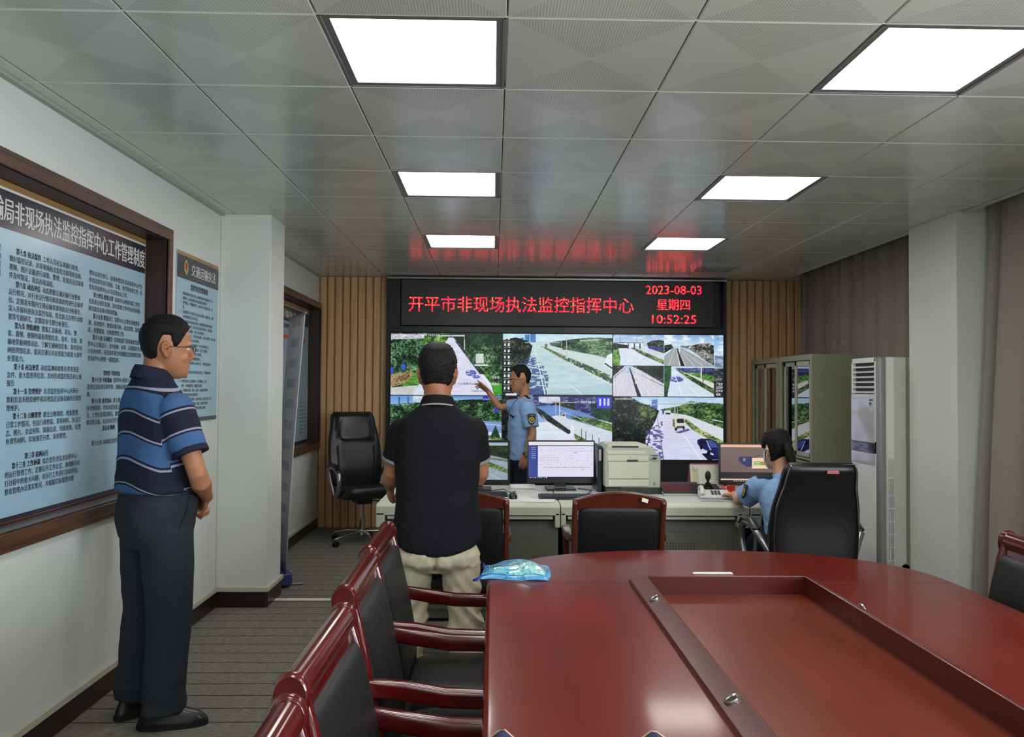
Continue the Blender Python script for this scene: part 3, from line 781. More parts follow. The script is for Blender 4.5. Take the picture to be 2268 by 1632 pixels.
# ================================================================== pictures shown on screens (drawn here, pixel by pixel)
class CV:
    def __init__(s, W=300, H=170, bg=(120, 130, 120), seed=1):
        s.W, s.H = W, H; s.img = np.zeros((H, W, 3)) + np.array(bg, float)
        s.u, s.v = np.meshgrid((np.arange(W) + .5) / W, (np.arange(H) + .5) / H); s.rg = np.random.default_rng(seed); s.vp = (0, 0, 1, 1)
    def vn(s, px, py=None):
        py = py or px; gw, gh = int(s.W / px) + 3, int(s.H / py) + 3; g = s.rg.random((gh, gw))
        x = np.arange(s.W) / px; y = np.arange(s.H) / py; xi = x.astype(int); yi = y.astype(int); fx = (x - xi)[None, :]; fy = (y - yi)[:, None]
        a = g[np.ix_(yi, xi)]; b = g[np.ix_(yi, xi + 1)]; c = g[np.ix_(yi + 1, xi)]; d = g[np.ix_(yi + 1, xi + 1)]
        return a * (1 - fx) * (1 - fy) + b * fx * (1 - fy) + c * (1 - fx) * fy + d * fx * fy
    def uv(s): a, b, c, d = s.vp; return (s.u - a) / (c - a), (s.v - b) / (d - b)
    def clip(s): u, v = s.uv(); return (u >= 0) & (u < 1) & (v >= 0) & (v < 1)
    def pm(s, pts):
        u, v = s.uv(); m = np.zeros(u.shape, bool); n = len(pts)
        for i in range(n):
            (x1, y1), (x2, y2) = pts[i], pts[(i + 1) % n]
            if y1 == y2: continue
            c = (v < y1) != (v < y2); m ^= c & (u < (x2 - x1) * (v - y1) / (y2 - y1) + x1)
        return m & s.clip()
    def put(s, m, col, a=1.0):
        col = np.array(col, float); s.img[m] = s.img[m] * (1 - a) + (col[m] if col.ndim == 3 else col) * a
    def poly(s, pts, col, var=0, a=1.0, px=6, py=3):
        m = s.pm(pts); c = np.zeros_like(s.img) + np.array(col, float)
        if var: c += ((s.vn(px, py) - .5) * 2 * var)[..., None]
        s.put(m, c, a); return m
    def leaves(s, pts, cols, sc=(4, 3), edge=0):
        m = s.pm(pts)
        if edge: m = m & (s.vn(5, 4) > edge)
        n = .32 * s.vn(sc[0], sc[1]) + .20 * s.vn(sc[0] / 2, sc[1] / 2) + .16 * s.rg.random(s.u.shape) + .32 * s.vn(sc[0] * 4, sc[1] * 4)
        n = np.clip((n - .28) / .46, 0, 1) ** 1.15; c = np.zeros_like(s.img); k = len(cols) - 1
        for i in range(k):
            t = np.clip(n * k - i, 0, 1)[..., None]; sel = (n * k >= i) & (n * k <= i + 1)
            cc = np.array(cols[i], float) * (1 - t) + np.array(cols[i + 1], float) * t; c[sel] = cc[sel]
        s.put(m, c); return m
    def line(s, x1, y1, x2, y2, w1, w2, col, a=1.0):
        dx, dy = x2 - x1, y2 - y1; L = math.hypot(dx, dy * .56) or 1; nx, ny = -dy * .56 / L, dx / L / 1.0
        s.poly([(x1 - nx * w1, y1 - ny * w1), (x1 + nx * w1, y1 + ny * w1), (x2 + nx * w2, y2 + ny * w2), (x2 - nx * w2, y2 - ny * w2)], col, a=a)
    def blob(s, x, y, rx, ry, col, n=0):
        u, v = s.uv(); m = (((u - x) / rx) ** 2 + ((v - y) / ry) ** 2 < 1) & s.clip()
        if n: m &= s.vn(3, 2) > n
        s.put(m, col)
    def sky(s, v1, top, bot, cloud=0):
        u, v = s.uv(); m = s.clip() & (v < v1); t = np.clip(v / v1, 0, 1)[..., None]
        c = np.array(top, float) * (1 - t) + np.array(bot, float) * t
        if cloud: n = np.clip((.6 * s.vn(22, 9) + .4 * s.vn(9, 5) - .5) * 5, 0, 1)[..., None] * cloud; c = c * (1 - n) + np.array((240, 244, 250.)) * n
        s.put(m, c)
GL = [(8, 16, 12), (22, 52, 30), (60, 112, 62), (150, 190, 140)]; GD = [(10, 10, 14), (16, 20, 20), (44, 56, 44), (110, 120, 96)]
GB = [(20, 50, 20), (60, 120, 40), (110, 170, 60), (150, 200, 90)]; HG = [(24, 40, 24), (60, 92, 44), (110, 150, 70), (170, 190, 110)]
def picA():
    c = CV(seed=11); c.leaves([(0, 0), (1, 0), (1, 1), (0, 1)], GL, (5, 4)); c.leaves([(.52, 0), (1, 0), (1, .22), (.52, .2)], [(14, 30, 24), (20, 60, 34), (50, 100, 60)], (4, 5))
    c.poly([(0, .02), (.30, .03), (.30, .09), (0, .11)], (190, 190, 200), 40, px=3, py=2)
    c.leaves([(.30, .07), (.50, .03), (.50, .22), (.36, .24), (.28, .16)], GB); c.leaves([(.58, .12), (.66, .25), (.98, .86), (.98, 1), (.90, .9), (.56, .10)], GB)
    c.leaves([(.0, .66), (.18, .62), (.26, .7), (.16, .8), (0, .88)], [(70, 60, 40), (150, 120, 70), (200, 180, 130), (60, 50, 40)])
    c.leaves([(.10, .86), (.22, .64), (.36, .6), (.30, .84)], [(50, 110, 30), (90, 160, 50), (130, 190, 80)]); c.poly([(0, .88), (.4, .82), (.4, 1), (0, 1)], (196, 200, 200), 14)
    c.poly([(.518, .07), (.558, .07), (.70, .36), (.985, 1), (.20, 1), (.40, .40)], (214, 216, 240), 9, px=20, py=3)
    for v in (.2, .3, .42, .56, .74): c.line(.52 - v * .2, v, .57 + v * .33, v + .02, .003, .003, (190, 192, 220), .6)
    c.line(.565, .1, .94, .95, .002, .006, (245, 245, 255)); c.leaves([(.57, .12), (.60, .14), (.86, .66), (.80, .66)], [(20, 30, 30), (40, 60, 60), (120, 130, 140)], (2, 2))
    c.blob(.72, .64, .05, .05, (80, 96, 190), .3); c.blob(.77, .70, .035, .03, (90, 104, 200), .35)
    c.poly([(.765, .33), (.835, .33), (.835, .48), (.765, .48)], (205, 214, 214), 18, px=2, py=8); c.poly([(.75, .50), (.87, .50), (.87, .525), (.75, .525)], (225, 228, 225))
    c.line(.43, .045, .66, .04, .010, .010, (190, 200, 205)); c.line(.658, .02, .66, .27, .003, .003, (210, 215, 220)); c.line(.43, .02, .43, .12, .003, .003, (190, 200, 205))
    c.blob(.115, .55, .018, .055, (40, 90, 220)); c.blob(.01, .61, .014, .06, (40, 80, 220)); c.leaves([(.90, .82), (1, .8), (1, .98), (.93, 1)], [(40, 140, 30), (80, 180, 50)])
    for k in range(60):
        x, y = c.rg.random() * .34, .1 + c.rg.random() * .45; c.line(x, y, x + (c.rg.random() - .5) * .09, y - .08, .003, .0, (150, 190, 165), .7)
        x, y = .66 + c.rg.random() * .33, .2 + c.rg.random() * .35; c.line(x, y, x + (c.rg.random() - .5) * .06, y - .07, .003, .0, (130, 176, 140), .6)
    return c
def picB():
    c = CV(seed=12, bg=(190, 214, 216)); c.sky(.16, (176, 220, 240), (205, 232, 240), .4)
    for x, w, h in ((.20, .045, .12), (.25, .05, .15), (.16, .03, .07)): c.poly([(x, .14 - h), (x + w, .13 - h), (x + w, .14), (x, .14)], (70, 130, 200), 30, px=2, py=3)
    c.leaves([(.42, .14), (.6, .09), (.8, .05), (1, .06), (1, .42), (.86, .34), (.6, .27), (.44, .20)], [(20, 40, 34), (50, 90, 60), (96, 140, 96), (150, 180, 140)])
    c.poly([(.30, .18), (.44, .19), (.60, .26), (1, .43), (1, .60), (.34, .2)], (200, 218, 218), 8); c.poly([(.27, .19), (.345, .19), (.55, .38), (1, .80), (1, 1), (.14, 1), (.20, .55)], (184, 214, 220), 10, px=24, py=4)
    c.poly([(.30, .96), (1, .78), (1, 1), (.25, 1)], (160, 196, 205), 8, a=.6)
    for v in (.3, .42, .6, .78): c.line(.25 - v * .05, v, .3 + v * .55, v + .02, .003, .003, (160, 194, 204), .6)
    c.leaves([(0, .1), (.12, .06), (.22, .11), (.27, .2), (.24, .42), (.20, .60), (.12, .8), (.10, 1), (0, 1)], GD, (4, 3))
    m = c.pm([(.12, .45), (.27, .34), (.36, .48), (.42, .68), (.40, 1), (.1, 1)]) & (c.vn(12, 3) * .6 + c.vn(5, 2) * .4 > .47 - .25 * (c.v - .6)); c.put(m, (66, 92, 150), .92)
    c.poly([(.13, .88), (.40, .9), (.40, 1), (.13, 1)], (50, 78, 140), 12, a=.8)
    c.line(.285, .2, .39, 1, .002, .006, (225, 235, 240)); c.line(.31, .2, .415, 1, .001, .004, (205, 225, 232)); c.line(.60, .8, .74, 1, .003, .005, (225, 240, 240))
    c.leaves([(.345, .2), (.37, .2), (.6, .38), (.8, .52), (1, .68), (1, .80), (.8, .62), (.55, .42)], [(40, 60, 40), (80, 110, 70), (130, 160, 110)], (3, 3), .25); c.line(.345, .215, .99, .82, .002, .005, (225, 228, 215))
    for x in (.535, .58): c.line(x, .06, x, .40, .003, .003, (190, 190, 165))
    c.line(.2, .14, .52, .14, .006, .006, (170, 190, 195)); c.line(.70, .11, .88, .09, .012, .012, (176, 186, 170)); c.blob(.395, .19, .013, .03, (120, 110, 100)); c.blob(.56, .24, .018, .02, (120, 70, 90))
    c.poly([(.95, .34), (1, .30), (1, .56), (.92, .5)], (225, 232, 235), 10); c.line(.93, .47, 1, .55, .010, .010, (40, 40, 50))
    for k in range(9):
        for j in (.02, .055): c.poly([(j - .008, .06 + k * .1), (j + .008, .06 + k * .1), (j + .008, .10 + k * .1), (j - .008, .10 + k * .1)], (225, 228, 232)); c.line(j - .014, .125 + k * .1, j + .014, .125 + k * .1, .004, .004, (190, 195, 200))
    c.poly([(0, .975), (1, .975), (1, 1), (0, 1)], (44, 52, 80)); c.poly([(.03, .965), (.13, .965), (.13, 1), (.03, 1)], (220, 220, 230)); return c
def sub_road(c, vp, kind):
    c.vp = vp
    if kind == 1:
        c.sky(.30, (120, 170, 225), (200, 220, 240), .5); c.leaves([(.66, .28), (.75, .2), (.9, .16), (1, .2), (1, .6), (.7, .44)], GD); c.poly([(.7, .36), (.96, .4), (.98, .5), (.72, .46)], (50, 60, 150), 20)
        c.leaves([(0, .28), (.3, .34), (.3, .46), (0, .5)], GD); c.poly([(.40, .40), (.6, .43), (1, .60), (1, .80), (.38, .42)], (205, 210, 225), 8); c.poly([(.10, .45), (.33, .44), (.66, .68), (1, .94), (1, 1), (.14, 1)], (212, 222, 240), 8)
        c.leaves([(.33, .42), (.40, .42), (.7, .62), (1, .82), (1, .96), (.6, .68)], HG, (3, 3)); c.leaves([(0, .5), (.11, .48), (.15, .8), (.13, 1), (0, 1)], GB); c.line(.02, .27, .64, .25, .014, .010, (90, 100, 130))
        for x in (.07, .30, .42, .53): c.line(x, .28, x, .46, .012, .012, (70, 74, 90))
        for x, y in ((.14, .04), (.47, .06)): c.line(x, y, x, .26, .004, .004, (90, 100, 120)); c.line(x, y, x + .1, y - .02, .005, .005, (90, 100, 120))
        c.line(.62, .02, .62, .5, .008, .008, (214, 206, 180)); c.line(.25, .55, .4, 1, .003, .006, (238, 242, 250)); c.line(.42, .6, .75, 1, .003, .005, (238, 242, 250))
    if kind == 2:
        c.sky(.36, (120, 175, 225), (205, 225, 240), .9); c.leaves([(0, .34), (.14, .30), (.18, .42), (0, .6)], GD); c.leaves([(.3, .36), (.55, .34), (.7, .28), (.9, .26), (1, .34), (1, 1), (.86, .86), (.5, .46)], [(18, 22, 26), (60, 64, 60), (140, 140, 130), (200, 200, 195)], (4, 3))
        c.poly([(.18, .42), (.34, .42), (.62, .66), (.98, 1), (-.2, 1.0)], (158, 166, 170), 8, px=3, py=20); c.poly([(.24, .42), (.262, .42), (.41, 1), (.33, 1)], (30, 30, 34)); c.line(.235, .42, .315, 1, .003, .01, (225, 225, 215)); c.line(.262, .42, .42, 1, .002, .01, (225, 225, 215))
        for x in (.08, .60, .78): c.line(.21 if x < .3 else .28, .42, x, 1, .002, .006, (225, 228, 230))
        c.line(.31, .3, .305, .58, .006, .006, (235, 232, 215))
    if kind == 3:
        c.poly([(0, 0), (1, 0), (1, 1), (0, 1)], (205, 205, 220), 8, px=3, py=20); c.leaves([(.36, 0), (1, 0), (1, .58), (.6, .2)], GD); c.leaves([(0, 0), (.24, 0), (0, .36)], GD); c.poly([(.24, 0), (.36, 0), (.46, .25), (.18, .25)], (150, 190, 225), a=.6)
        c.poly([(.315, .06), (.335, .06), (.56, 1), (.48, 1)], (26, 24, 26)); c.line(.345, .08, .58, 1, .001, .008, (235, 235, 240))
        for x in (-.15, .08, .75, 1.05): c.line(.28 if x < .3 else .36, .06, x, 1, .002, .005, (238, 238, 246))
        c.line(.24, .08, 0, .42, .004, .008, (70, 70, 96)); c.line(.45, .22, 1, .66, .003, .008, (60, 56, 60)); c.line(.455, 0, .44, .6, .005, .007, (225, 215, 190))
    if kind == 4:
        c.sky(.08, (190, 210, 240), (200, 220, 245)); c.leaves([(.2, .06), (1, .05), (1, .7), (.6, .35)], [(20, 24, 60), (60, 66, 120), (120, 130, 170)]); c.leaves([(.45, .2), (.9, .26), (1, .34), (1, .56), (.7, .44)], GB)
        c.poly([(.30, .14), (1, .56), (1, .72), (.26, .16)], (215, 214, 210), 8); c.poly([(.15, .12), (.22, .12), (.5, .36), (1, .84), (1, 1), (.06, 1), (.12, .5)], (206, 222, 240), 8, px=20)
        c.leaves([(.22, .1), (.28, .12), (.6, .38), (1, .74), (1, .92), (.5, .44)], HG, (3, 3)); c.leaves([(0, 0), (.14, 0), (.14, .3), (.08, .8), (.06, 1), (0, 1)], [(14, 30, 20), (30, 90, 40), (50, 130, 60)]); c.blob(.24, .43, .15, .09, (74, 80, 170), .35)
        c.line(.2, .2, .36, 1, .003, .008, (244, 246, 252)); c.line(.36, .4, .7, 1, .003, .007, (244, 246, 252)); c.line(.74, .0, .74, .5, .010, .010, (225, 222, 205)); c.blob(.78, .48, .01, .05, (90, 60, 60))
    c.vp = (0, 0, 1, 1)
def picC():
    c = CV(seed=13, bg=(190, 210, 230)); c.sky(.4, (120, 180, 235), (200, 225, 245), 1); c.poly([(.92, .33), (1, .34), (1, .55), (.92, .55)], (130, 150, 180), 40, px=8, py=3); c.leaves([(.9, .54), (1, .54), (1, 1), (.9, 1)], [(20, 22, 26), (60, 60, 62), (150, 150, 145)])
    sub_road(c, (0, 0, .46, .5), 1); sub_road(c, (.465, 0, .915, .5), 2); sub_road(c, (0, .505, .46, 1), 3); sub_road(c, (.465, .505, .915, 1), 4); c.line(0, .503, .92, .503, .005, .005, (60, 64, 84)); return c
def picD():
    c = CV(seed=14); c.sky(.16, (90, 150, 220), (130, 180, 235)); c.leaves([(0, .14), (1, .02), (1, .4), (.5, .5), (0, .6)], GL); c.poly([(.2, 0), (.5, 0), (.5, .09), (.2, .1)], (190, 205, 225), 20)
    c.poly([(0, .45), (.5, .38), (1, .50), (1, 1), (0, 1)], (206, 210, 226), 8); c.poly([(.62, .36), (1, .42), (1, .60), (.62, .52)], (120, 150, 215), 8); c.line(.62, .4, 1, .47, .004, .004, (220, 226, 240)); c.line(.62, .52, 1, .60, .008, .008, (210, 210, 215))
    c.leaves([(.55, .52), (1, .66), (1, .84), (.55, .66)], HG); c.line(.85, .68, 1, .78, .012, .012, (215, 215, 220)); c.leaves([(.90, .64), (.945, .46), (.99, .66)], [(20, 50, 36), (40, 90, 60)]); c.line(.08, .02, .08, .16, .006, .006, (60, 90, 140)); c.line(.16, .02, .16, .14, .006, .006, (60, 90, 140))
    c.poly([(.93, .05), (.975, .05), (.975, .26), (.93, .26)], (40, 60, 190), 30, px=2, py=2); c.poly([(.83, .0), (.88, .0), (.88, .07), (.83, .07)], (40, 60, 190)); c.line(.4, .05, 1, .05, .004, .004, (190, 200, 215)); return c
def picE():
    c = CV(seed=15, bg=(205, 214, 226)); c.leaves([(0, 0), (1, 0), (1, .4), (.6, .28), (0, .3)], [(24, 24, 70), (44, 50, 120), (90, 100, 150), (160, 165, 190)], (7, 3)); c.poly([(.33, .0), (.52, .0), (.52, .10), (.33, .09)], (205, 212, 228), 16, px=3, py=3)
    c.leaves([(.45, .08), (.66, .08), (.66, .22), (.45, .2)], GD); c.leaves([(0, 0), (.14, 0), (.1, .5), (.16, 1), (0, 1)], GD); c.poly([(.30, .16), (.5, .14), (.75, .26), (1, .46), (1, .66), (.60, .46), (.34, .24)], (96, 136, 205), 10, px=20, py=4)
    c.poly([(.5, .3), (1, .56), (1, .9), (.62, .6), (.40, .34)], (205, 214, 228), 8); c.poly([(.32, .22), (.38, .30), (.72, .72), (.95, 1), (.2, 1), (.26, .4)], (214, 224, 238), 8, px=30, py=4); c.poly([(.30, .22), (.37, .28), (.46, .40), (.28, .42)], (110, 150, 215), a=.7)
    c.leaves([(.31, .17), (.36, .22), (.60, .52), (.64, .56), (.60, .60), (.36, .34), (.32, .26)], [(20, 30, 34), (40, 60, 50), (90, 110, 80)]); c.leaves([(.65, .58), (.80, .72), (.96, .92), (1, 1), (.86, 1), (.66, .66)], HG, (3, 3))
    c.leaves([(.62, .30), (.82, .34), (1, .44), (1, .56), (.8, .44), (.64, .36)], HG, (4, 2)); c.leaves([(.80, .12), (1, .14), (1, .42), (.84, .34)], [(10, 20, 30), (20, 60, 40), (60, 100, 70)])
    for x in (.74, .78, .84, .90, .96): c.line(x - .02, .48 + (x - .7) * .9, x - .02, .62 + (x - .7) * .9, .002, .002, (60, 70, 90))
    c.poly([(.62, .46), (.655, .46), (.655, .62), (.62, .62)], (225, 230, 232)); c.line(.36, .3, .66, .98, .002, .004, (240, 244, 250)); c.line(.52, .22, .72, .36, .002, .003, (225, 232, 245)); c.line(.52, .02, .52, .34, .003, .003, (225, 225, 220)); c.line(.485, .1, .485, .3, .003, .003, (215, 220, 225)); c.line(.35, .10, .7, .09, .006, .006, (180, 190, 205))
    c.poly([(.54, .27), (.575, .27), (.58, .35), (.535, .35)], (214, 214, 214)); c.poly([(.545, .28), (.57, .28), (.57, .31), (.545, .31)], (60, 60, 76)); c.poly([(.86, .0), (.985, .0), (.985, .18), (.86, .18)], (50, 60, 225)); 
    for x in (.88, .92, .955): c.poly([(x, .03), (x + .018, .03), (x + .018, .14), (x, .14)], (200, 205, 250), 40, px=2, py=2)
    return c
def picF():
    c = CV(seed=16, bg=(214, 218, 236)); c.sky(.22, (165, 205, 238), (205, 225, 242), .3)
    for x, w, h in ((.35, .055, .14), (.31, .03, .06), (.18, .08, .06)): c.poly([(x, .19 - h), (x + w, .17 - h), (x + w, .2), (x, .2)], (70, 120, 195), 30, px=2, py=3)
    c.leaves([(.42, .2), (.60, .14), (.7, .06), (.8, .08), (1, .10), (1, .52), (.82, .42), (.62, .28), (.5, .24)], [(16, 30, 20), (44, 84, 40), (96, 136, 70), (150, 176, 110)])
    c.poly([(.52, .26), (.66, .28), (1, .50), (1, .92), (.55, .3)], (214, 216, 226), 8); c.poly([(.42, .25), (.53, .25), (.68, .44), (1, .98), (1, 1), (.30, 1), (.36, .6)], (208, 210, 238), 8, px=22, py=4)
    for v in (.34, .5, .66, .8): c.line(.36, v, .54 + v * .4, v + .01, .003, .003, (180, 184, 214), .6)
    c.leaves([(0, 0), (.16, .0), (.24, .08), (.36, .16), (.42, .22), (.38, .40), (.30, .66), (.28, 1), (0, 1)], GD, (4, 3)); c.leaves([(.2, .12), (.36, .16), (.40, .24), (.34, .36), (.26, .3)], [(20, 26, 20), (60, 80, 40), (140, 150, 90)])
    m = c.pm([(.30, .55), (.42, .42), (.46, .6), (.44, .8), (.46, 1), (.28, 1)]) & (c.vn(7, 3) > .52); c.put(m, (70, 66, 150), .85); c.line(.345, .46, .29, 1, .003, .006, (60, 60, 110)); c.line(.40, .3, .46, 1, .002, .005, (110, 116, 150))
    c.line(.64, .60, .80, 1, .003, .005, (240, 242, 252)); c.leaves([(.66, .34), (.69, .38), (.80, .52), (1, .70), (1, .84), (.86, .66), (.72, .52), (.64, .38)], [(50, 70, 30), (110, 140, 50), (170, 190, 90), (200, 214, 120)], (4, 3), .2)
    for x in (.56, .585): c.line(x, .08, x, .32, .003, .003, (200, 196, 170))
    c.line(.30, .12, .78, .085, .006, .010, (180, 190, 185)); c.line(.38, .11, .58, .115, .004, .004, (170, 180, 180))
    c.poly([(.465, .22), (.52, .21), (.53, .30), (.475, .325)], (214, 216, 216)); c.poly([(.475, .25), (.52, .245), (.52, .275), (.48, .28)], (40, 40, 60)); c.poly([(.44, .20), (.46, .19), (.465, .27), (.45, .275)], (60, 64, 150))
    c.poly([(.56, .56), (.68, .50), (.70, .53), (.60, .58)], (90, 88, 150)); c.poly([(.53, .34), (.56, .30), (.645, .31), (.65, .50), (.57, .53), (.535, .47)], (216, 212, 202)); c.poly([(.575, .345), (.64, .34), (.645, .41), (.58, .415)], (34, 36, 44)); c.poly([(.54, .34), (.56, .36), (.565, .5), (.54, .46)], (120, 112, 96)); c.poly([(.575, .46), (.645, .455), (.645, .49), (.58, .50)], (70, 70, 74)); c.blob(.57, .51, .012, .03, (30, 30, 34)); c.blob(.64, .49, .01, .03, (30, 30, 34))
    c.poly([(.43, .40), (.445, .38), (.45, .45), (.44, .47)], (90, 80, 120)); c.blob(.92, .42, .012, .035, (50, 50, 60)); c.line(.90, .355, 1, .39, .006, .006, (220, 222, 215))
    # dark blue car
    c.poly([(.80, .90), (.86, 1), (1, .99), (1, .94), (.9, .88)], (24, 22, 60)); c.poly([(.765, .68), (.80, .655), (.88, .66), (.95, .72), (.965, .80), (.965, .93), (.92, .95), (.86, .86), (.79, .80), (.765, .74)], (26, 32, 96)); c.poly([(.845, .69), (.885, .68), (.94, .74), (.95, .80), (.89, .80)], (60, 76, 160)); c.line(.845, .69, .885, .84, .004, .004, (200, 206, 235)); c.poly([(.78, .69), (.84, .69), (.86, .74), (.79, .74)], (16, 18, 40)); c.blob(.80, .79, .014, .045, (16, 16, 26)); c.blob(.865, .89, .014, .045, (16, 16, 26)); c.poly([(.88, .88), (.91, .90), (.91, .925), (.885, .91)], (220, 224, 236)); return c
def picDesk1():   # road view on a desk monitor
    c = CV(200, 120, seed=21, bg=(150, 166, 180)); c.leaves([(0, 0), (1, 0), (1, .45), (.6, .30), (0, .34)], [(20, 26, 20), (40, 56, 36), (76, 96, 66)]); c.sky(.08, (150, 180, 190), (170, 190, 200)); c.poly([(0, .34), (.5, .32), (1, .50), (1, 1), (0, 1)], (150, 166, 184), 8); c.leaves([(.50, .46), (.7, .52), (1, .72), (1, .82), (.6, .62)], HG, (4, 3)); c.line(.4, .6, .9, 1, .003, .005, (210, 216, 220)); c.poly([(.5, .36), (1, .46), (1, .52), (.5, .4)], (110, 116, 110), 20); return c
def picDesk2():   # web table
    c = CV(240, 140, seed=22, bg=(226, 224, 246)); c.poly([(0, 0), (1, 0), (1, .10), (0, .10)], (232, 232, 234)); c.poly([(0, .10), (1, .10), (1, .125), (0, .125)], (30, 30, 50)); c.poly([(.03, .125), (.145, .125), (.145, .96), (.03, .96)], (58, 76, 158)); c.poly([(0, .125), (.03, .125), (.03, .96), (0, .96)], (60, 78, 160))
    for k in range(6): c.poly([(.045, .16 + k * .055), (.11, .16 + k * .055), (.11, .172 + k * .055), (.045, .172 + k * .055)], (170, 184, 225))
    for r_ in range(9):
        for k in range(16):
            if r_ in (2,) or c.rg.random() < .25 or (r_ > 2 and k > 6 and c.rg.random() < .7): continue
            x = .18 + k * .051; y = .19 + r_ * .062; c.poly([(x, y), (x + .028, y), (x + .028, y + .012), (x, y + .012)], (120, 120, 165), a=.55)
    c.poly([(.70, .29), (.74, .29), (.74, .31), (.70, .31)], (70, 70, 200)); c.poly([(.25, .70), (.95, .70), (.95, .708), (.25, .708)], (120, 120, 140)); c.blob(.83, .76, .008, .012, (60, 60, 160)); c.poly([(0, .96), (1, .96), (1, 1), (0, 1)], (26, 30, 60))
    for k in range(10): c.poly([(.02 + k * .028, .967), (.034 + k * .028, .967), (.034 + k * .028, .992), (.02 + k * .028, .992)], (150, 180, 230) if k % 3 else (225, 225, 235))
    return c
def picDesk3():   # dim web page
    c = CV(240, 140, seed=23, bg=(122, 98, 90)); c.poly([(0, 0), (1, 0), (1, .03), (0, .03)], (235, 150, 120)); c.poly([(0, .03), (1, .03), (1, .075), (0, .075)], (244, 200, 170)); c.poly([(.2, .08), (.45, .08), (.45, .10), (.2, .10)], (150, 80, 76)); c.poly([(.62, .08), (.68, .08), (.68, .10), (.62, .10)], (40, 36, 50))
    c.poly([(.28, .33), (.55, .33), (.55, .58), (.40, .60), (.32, .52), (.28, .44)], (50, 52, 104)); c.poly([(.34, .37), (.38, .37), (.38, .44), (.34, .44)], (150, 140, 160)); c.poly([(.48, .36), (.72, .36), (.72, .64), (.48, .64)], (250, 216, 176)); c.poly([(.51, .46), (.68, .46), (.68, .56), (.51, .56)], (80, 180, 70)); c.poly([(.62, .47), (.66, .47), (.66, .55), (.62, .55)], (240, 110, 50)); c.line(.52, .49, .6, .49, .008, .008, (220, 240, 200)); c.line(.52, .53, .6, .53, .008, .008, (220, 240, 200))
    c.poly([(.56, .27), (.59, .27), (.59, .31), (.56, .31)], (60, 60, 90)); c.poly([(.8, .55), (1, .55), (1, .59), (.8, .59)], (50, 44, 60)); c.poly([(0, .74), (1, .74), (1, .91), (0, .91)], (52, 46, 54)); c.poly([(0, .93), (1, .93), (1, .96), (0, .96)], (250, 226, 200)); c.poly([(0, .96), (1, .96), (1, 1), (0, 1)], (60, 30, 30))
    for k in range(7): c.poly([(.2 + k * .035, .968), (.215 + k * .035, .968), (.215 + k * .035, .99), (.2 + k * .035, .99)], (230, 190, 170))
    return c
def _sm(name, st):
    t = NT(name); a = t.n('ShaderNodeAttribute', attribute_name='pix'); e = t.n('ShaderNodeEmission'); e.inputs[1].default_value = st
    t.l(a.outputs['Color'], e.inputs[0])
    g = t.n('ShaderNodeBsdfGlossy'); g.inputs[0].default_value = (.02, .02, .02, 1); g.inputs[1].default_value = .25
    ad = t.n('ShaderNodeAddShader'); t.l(e.outputs[0], ad.inputs[0]); t.l(g.outputs[0], ad.inputs[1]); t.l(ad.outputs[0], t.out.inputs[0]); return t.m
m_scr = _sm('lit_screen_picture', 1.0); m_scr_desk = _sm('lit_desk_screen', .95)
def screen(name, parent, c, x0, x1, z0, z1, y, mat=None):
    W, H = c.W, c.H; g_ = c.img.mean(2, keepdims=True); a = np.clip(g_ + (c.img - g_) * .86, 0, 255) / 255.; a = np.where(a <= .04045, a / 12.92, ((a + .055) / 1.055) ** 2.4)
    xs = np.linspace(x0, x1, W); zs = np.linspace(z1, z0, H); gx, gz = np.meshgrid(xs, zs)
    co = np.stack([gx, np.full_like(gx, y), gz], -1).reshape(-1, 3)
    idx = np.arange(W * H).reshape(H, W); q = np.stack([idx[1:, :-1], idx[1:, 1:], idx[:-1, 1:], idx[:-1, :-1]], -1).reshape(-1, 4)
    me = D.meshes.new(name); me.vertices.add(len(co)); me.vertices.foreach_set('co', co.astype(np.float32).ravel())
    me.loops.add(q.size); me.loops.foreach_set('vertex_index', q.astype(np.int32).ravel()); me.polygons.add(len(q)); me.polygons.foreach_set('loop_start', np.arange(0, q.size, 4, dtype=np.int32)); me.update(calc_edges=True); me.validate()
    at = me.color_attributes.new('pix', 'FLOAT_COLOR', 'POINT'); at.data.foreach_set('color', np.concatenate([a.reshape(-1, 3), np.ones((W * H, 1))], 1).astype(np.float32).ravel())
    me.materials.append(mat or m_scr); o = D.objects.new(name, me); COL.objects.link(o)
    if parent is not None: o.parent = parent
    return o

# ================================================================== LED sign and video wall
m_case = M('display_case_black', (24, 25, 32), .35); m_case2 = M('display_case_dark', (34, 35, 44), .5)
cs = MB(); YV = 8.30
cab = thing('display_cabinet', 'tall black display cabinet framing the video wall and the sign', 'cabinet', (.675, 8.40, 0))
cx = .675; XA, XB = -1.122 - cx, 2.468 - cx
f = MB(); f.box(XA, XB, -.03, .095, .02, .70).box(XA, XB, -.075, .095, 2.628, 2.642).box(XA, -.984 - cx, -.07, .095, 2.10, 2.628).box(XA, -1.083 - cx, -.07, .095, .70, 2.10).box(2.428 - cx + .006, XB, -.07, .095, .70, 2.628)
f.box(XA, XB, -.045, .095, .695, .728).box(XA, XB, -.05, .095, 2.062, 2.13).box(XA, XB, .05, .095, .70, 2.63)
obj('casing', f, m_case, cab, bevel=.003)
obj('top_edge', MB().box(XA, XB, -.09, -.06, 2.622, 2.640), M('aluminium_edge', (150, 150, 152), .3, .8), cab)
LEDX = (-.972, 2.322)
led = thing('led_sign', 'wide black LED sign with red Chinese lettering, date and clock above the video wall', 'sign', (.675, 8.34, 2.365))
t = NT('led_matrix_face'); t.bsdf(None, .45, 0, .5); co = t.obj(); x, y, z = t.xyz(co)
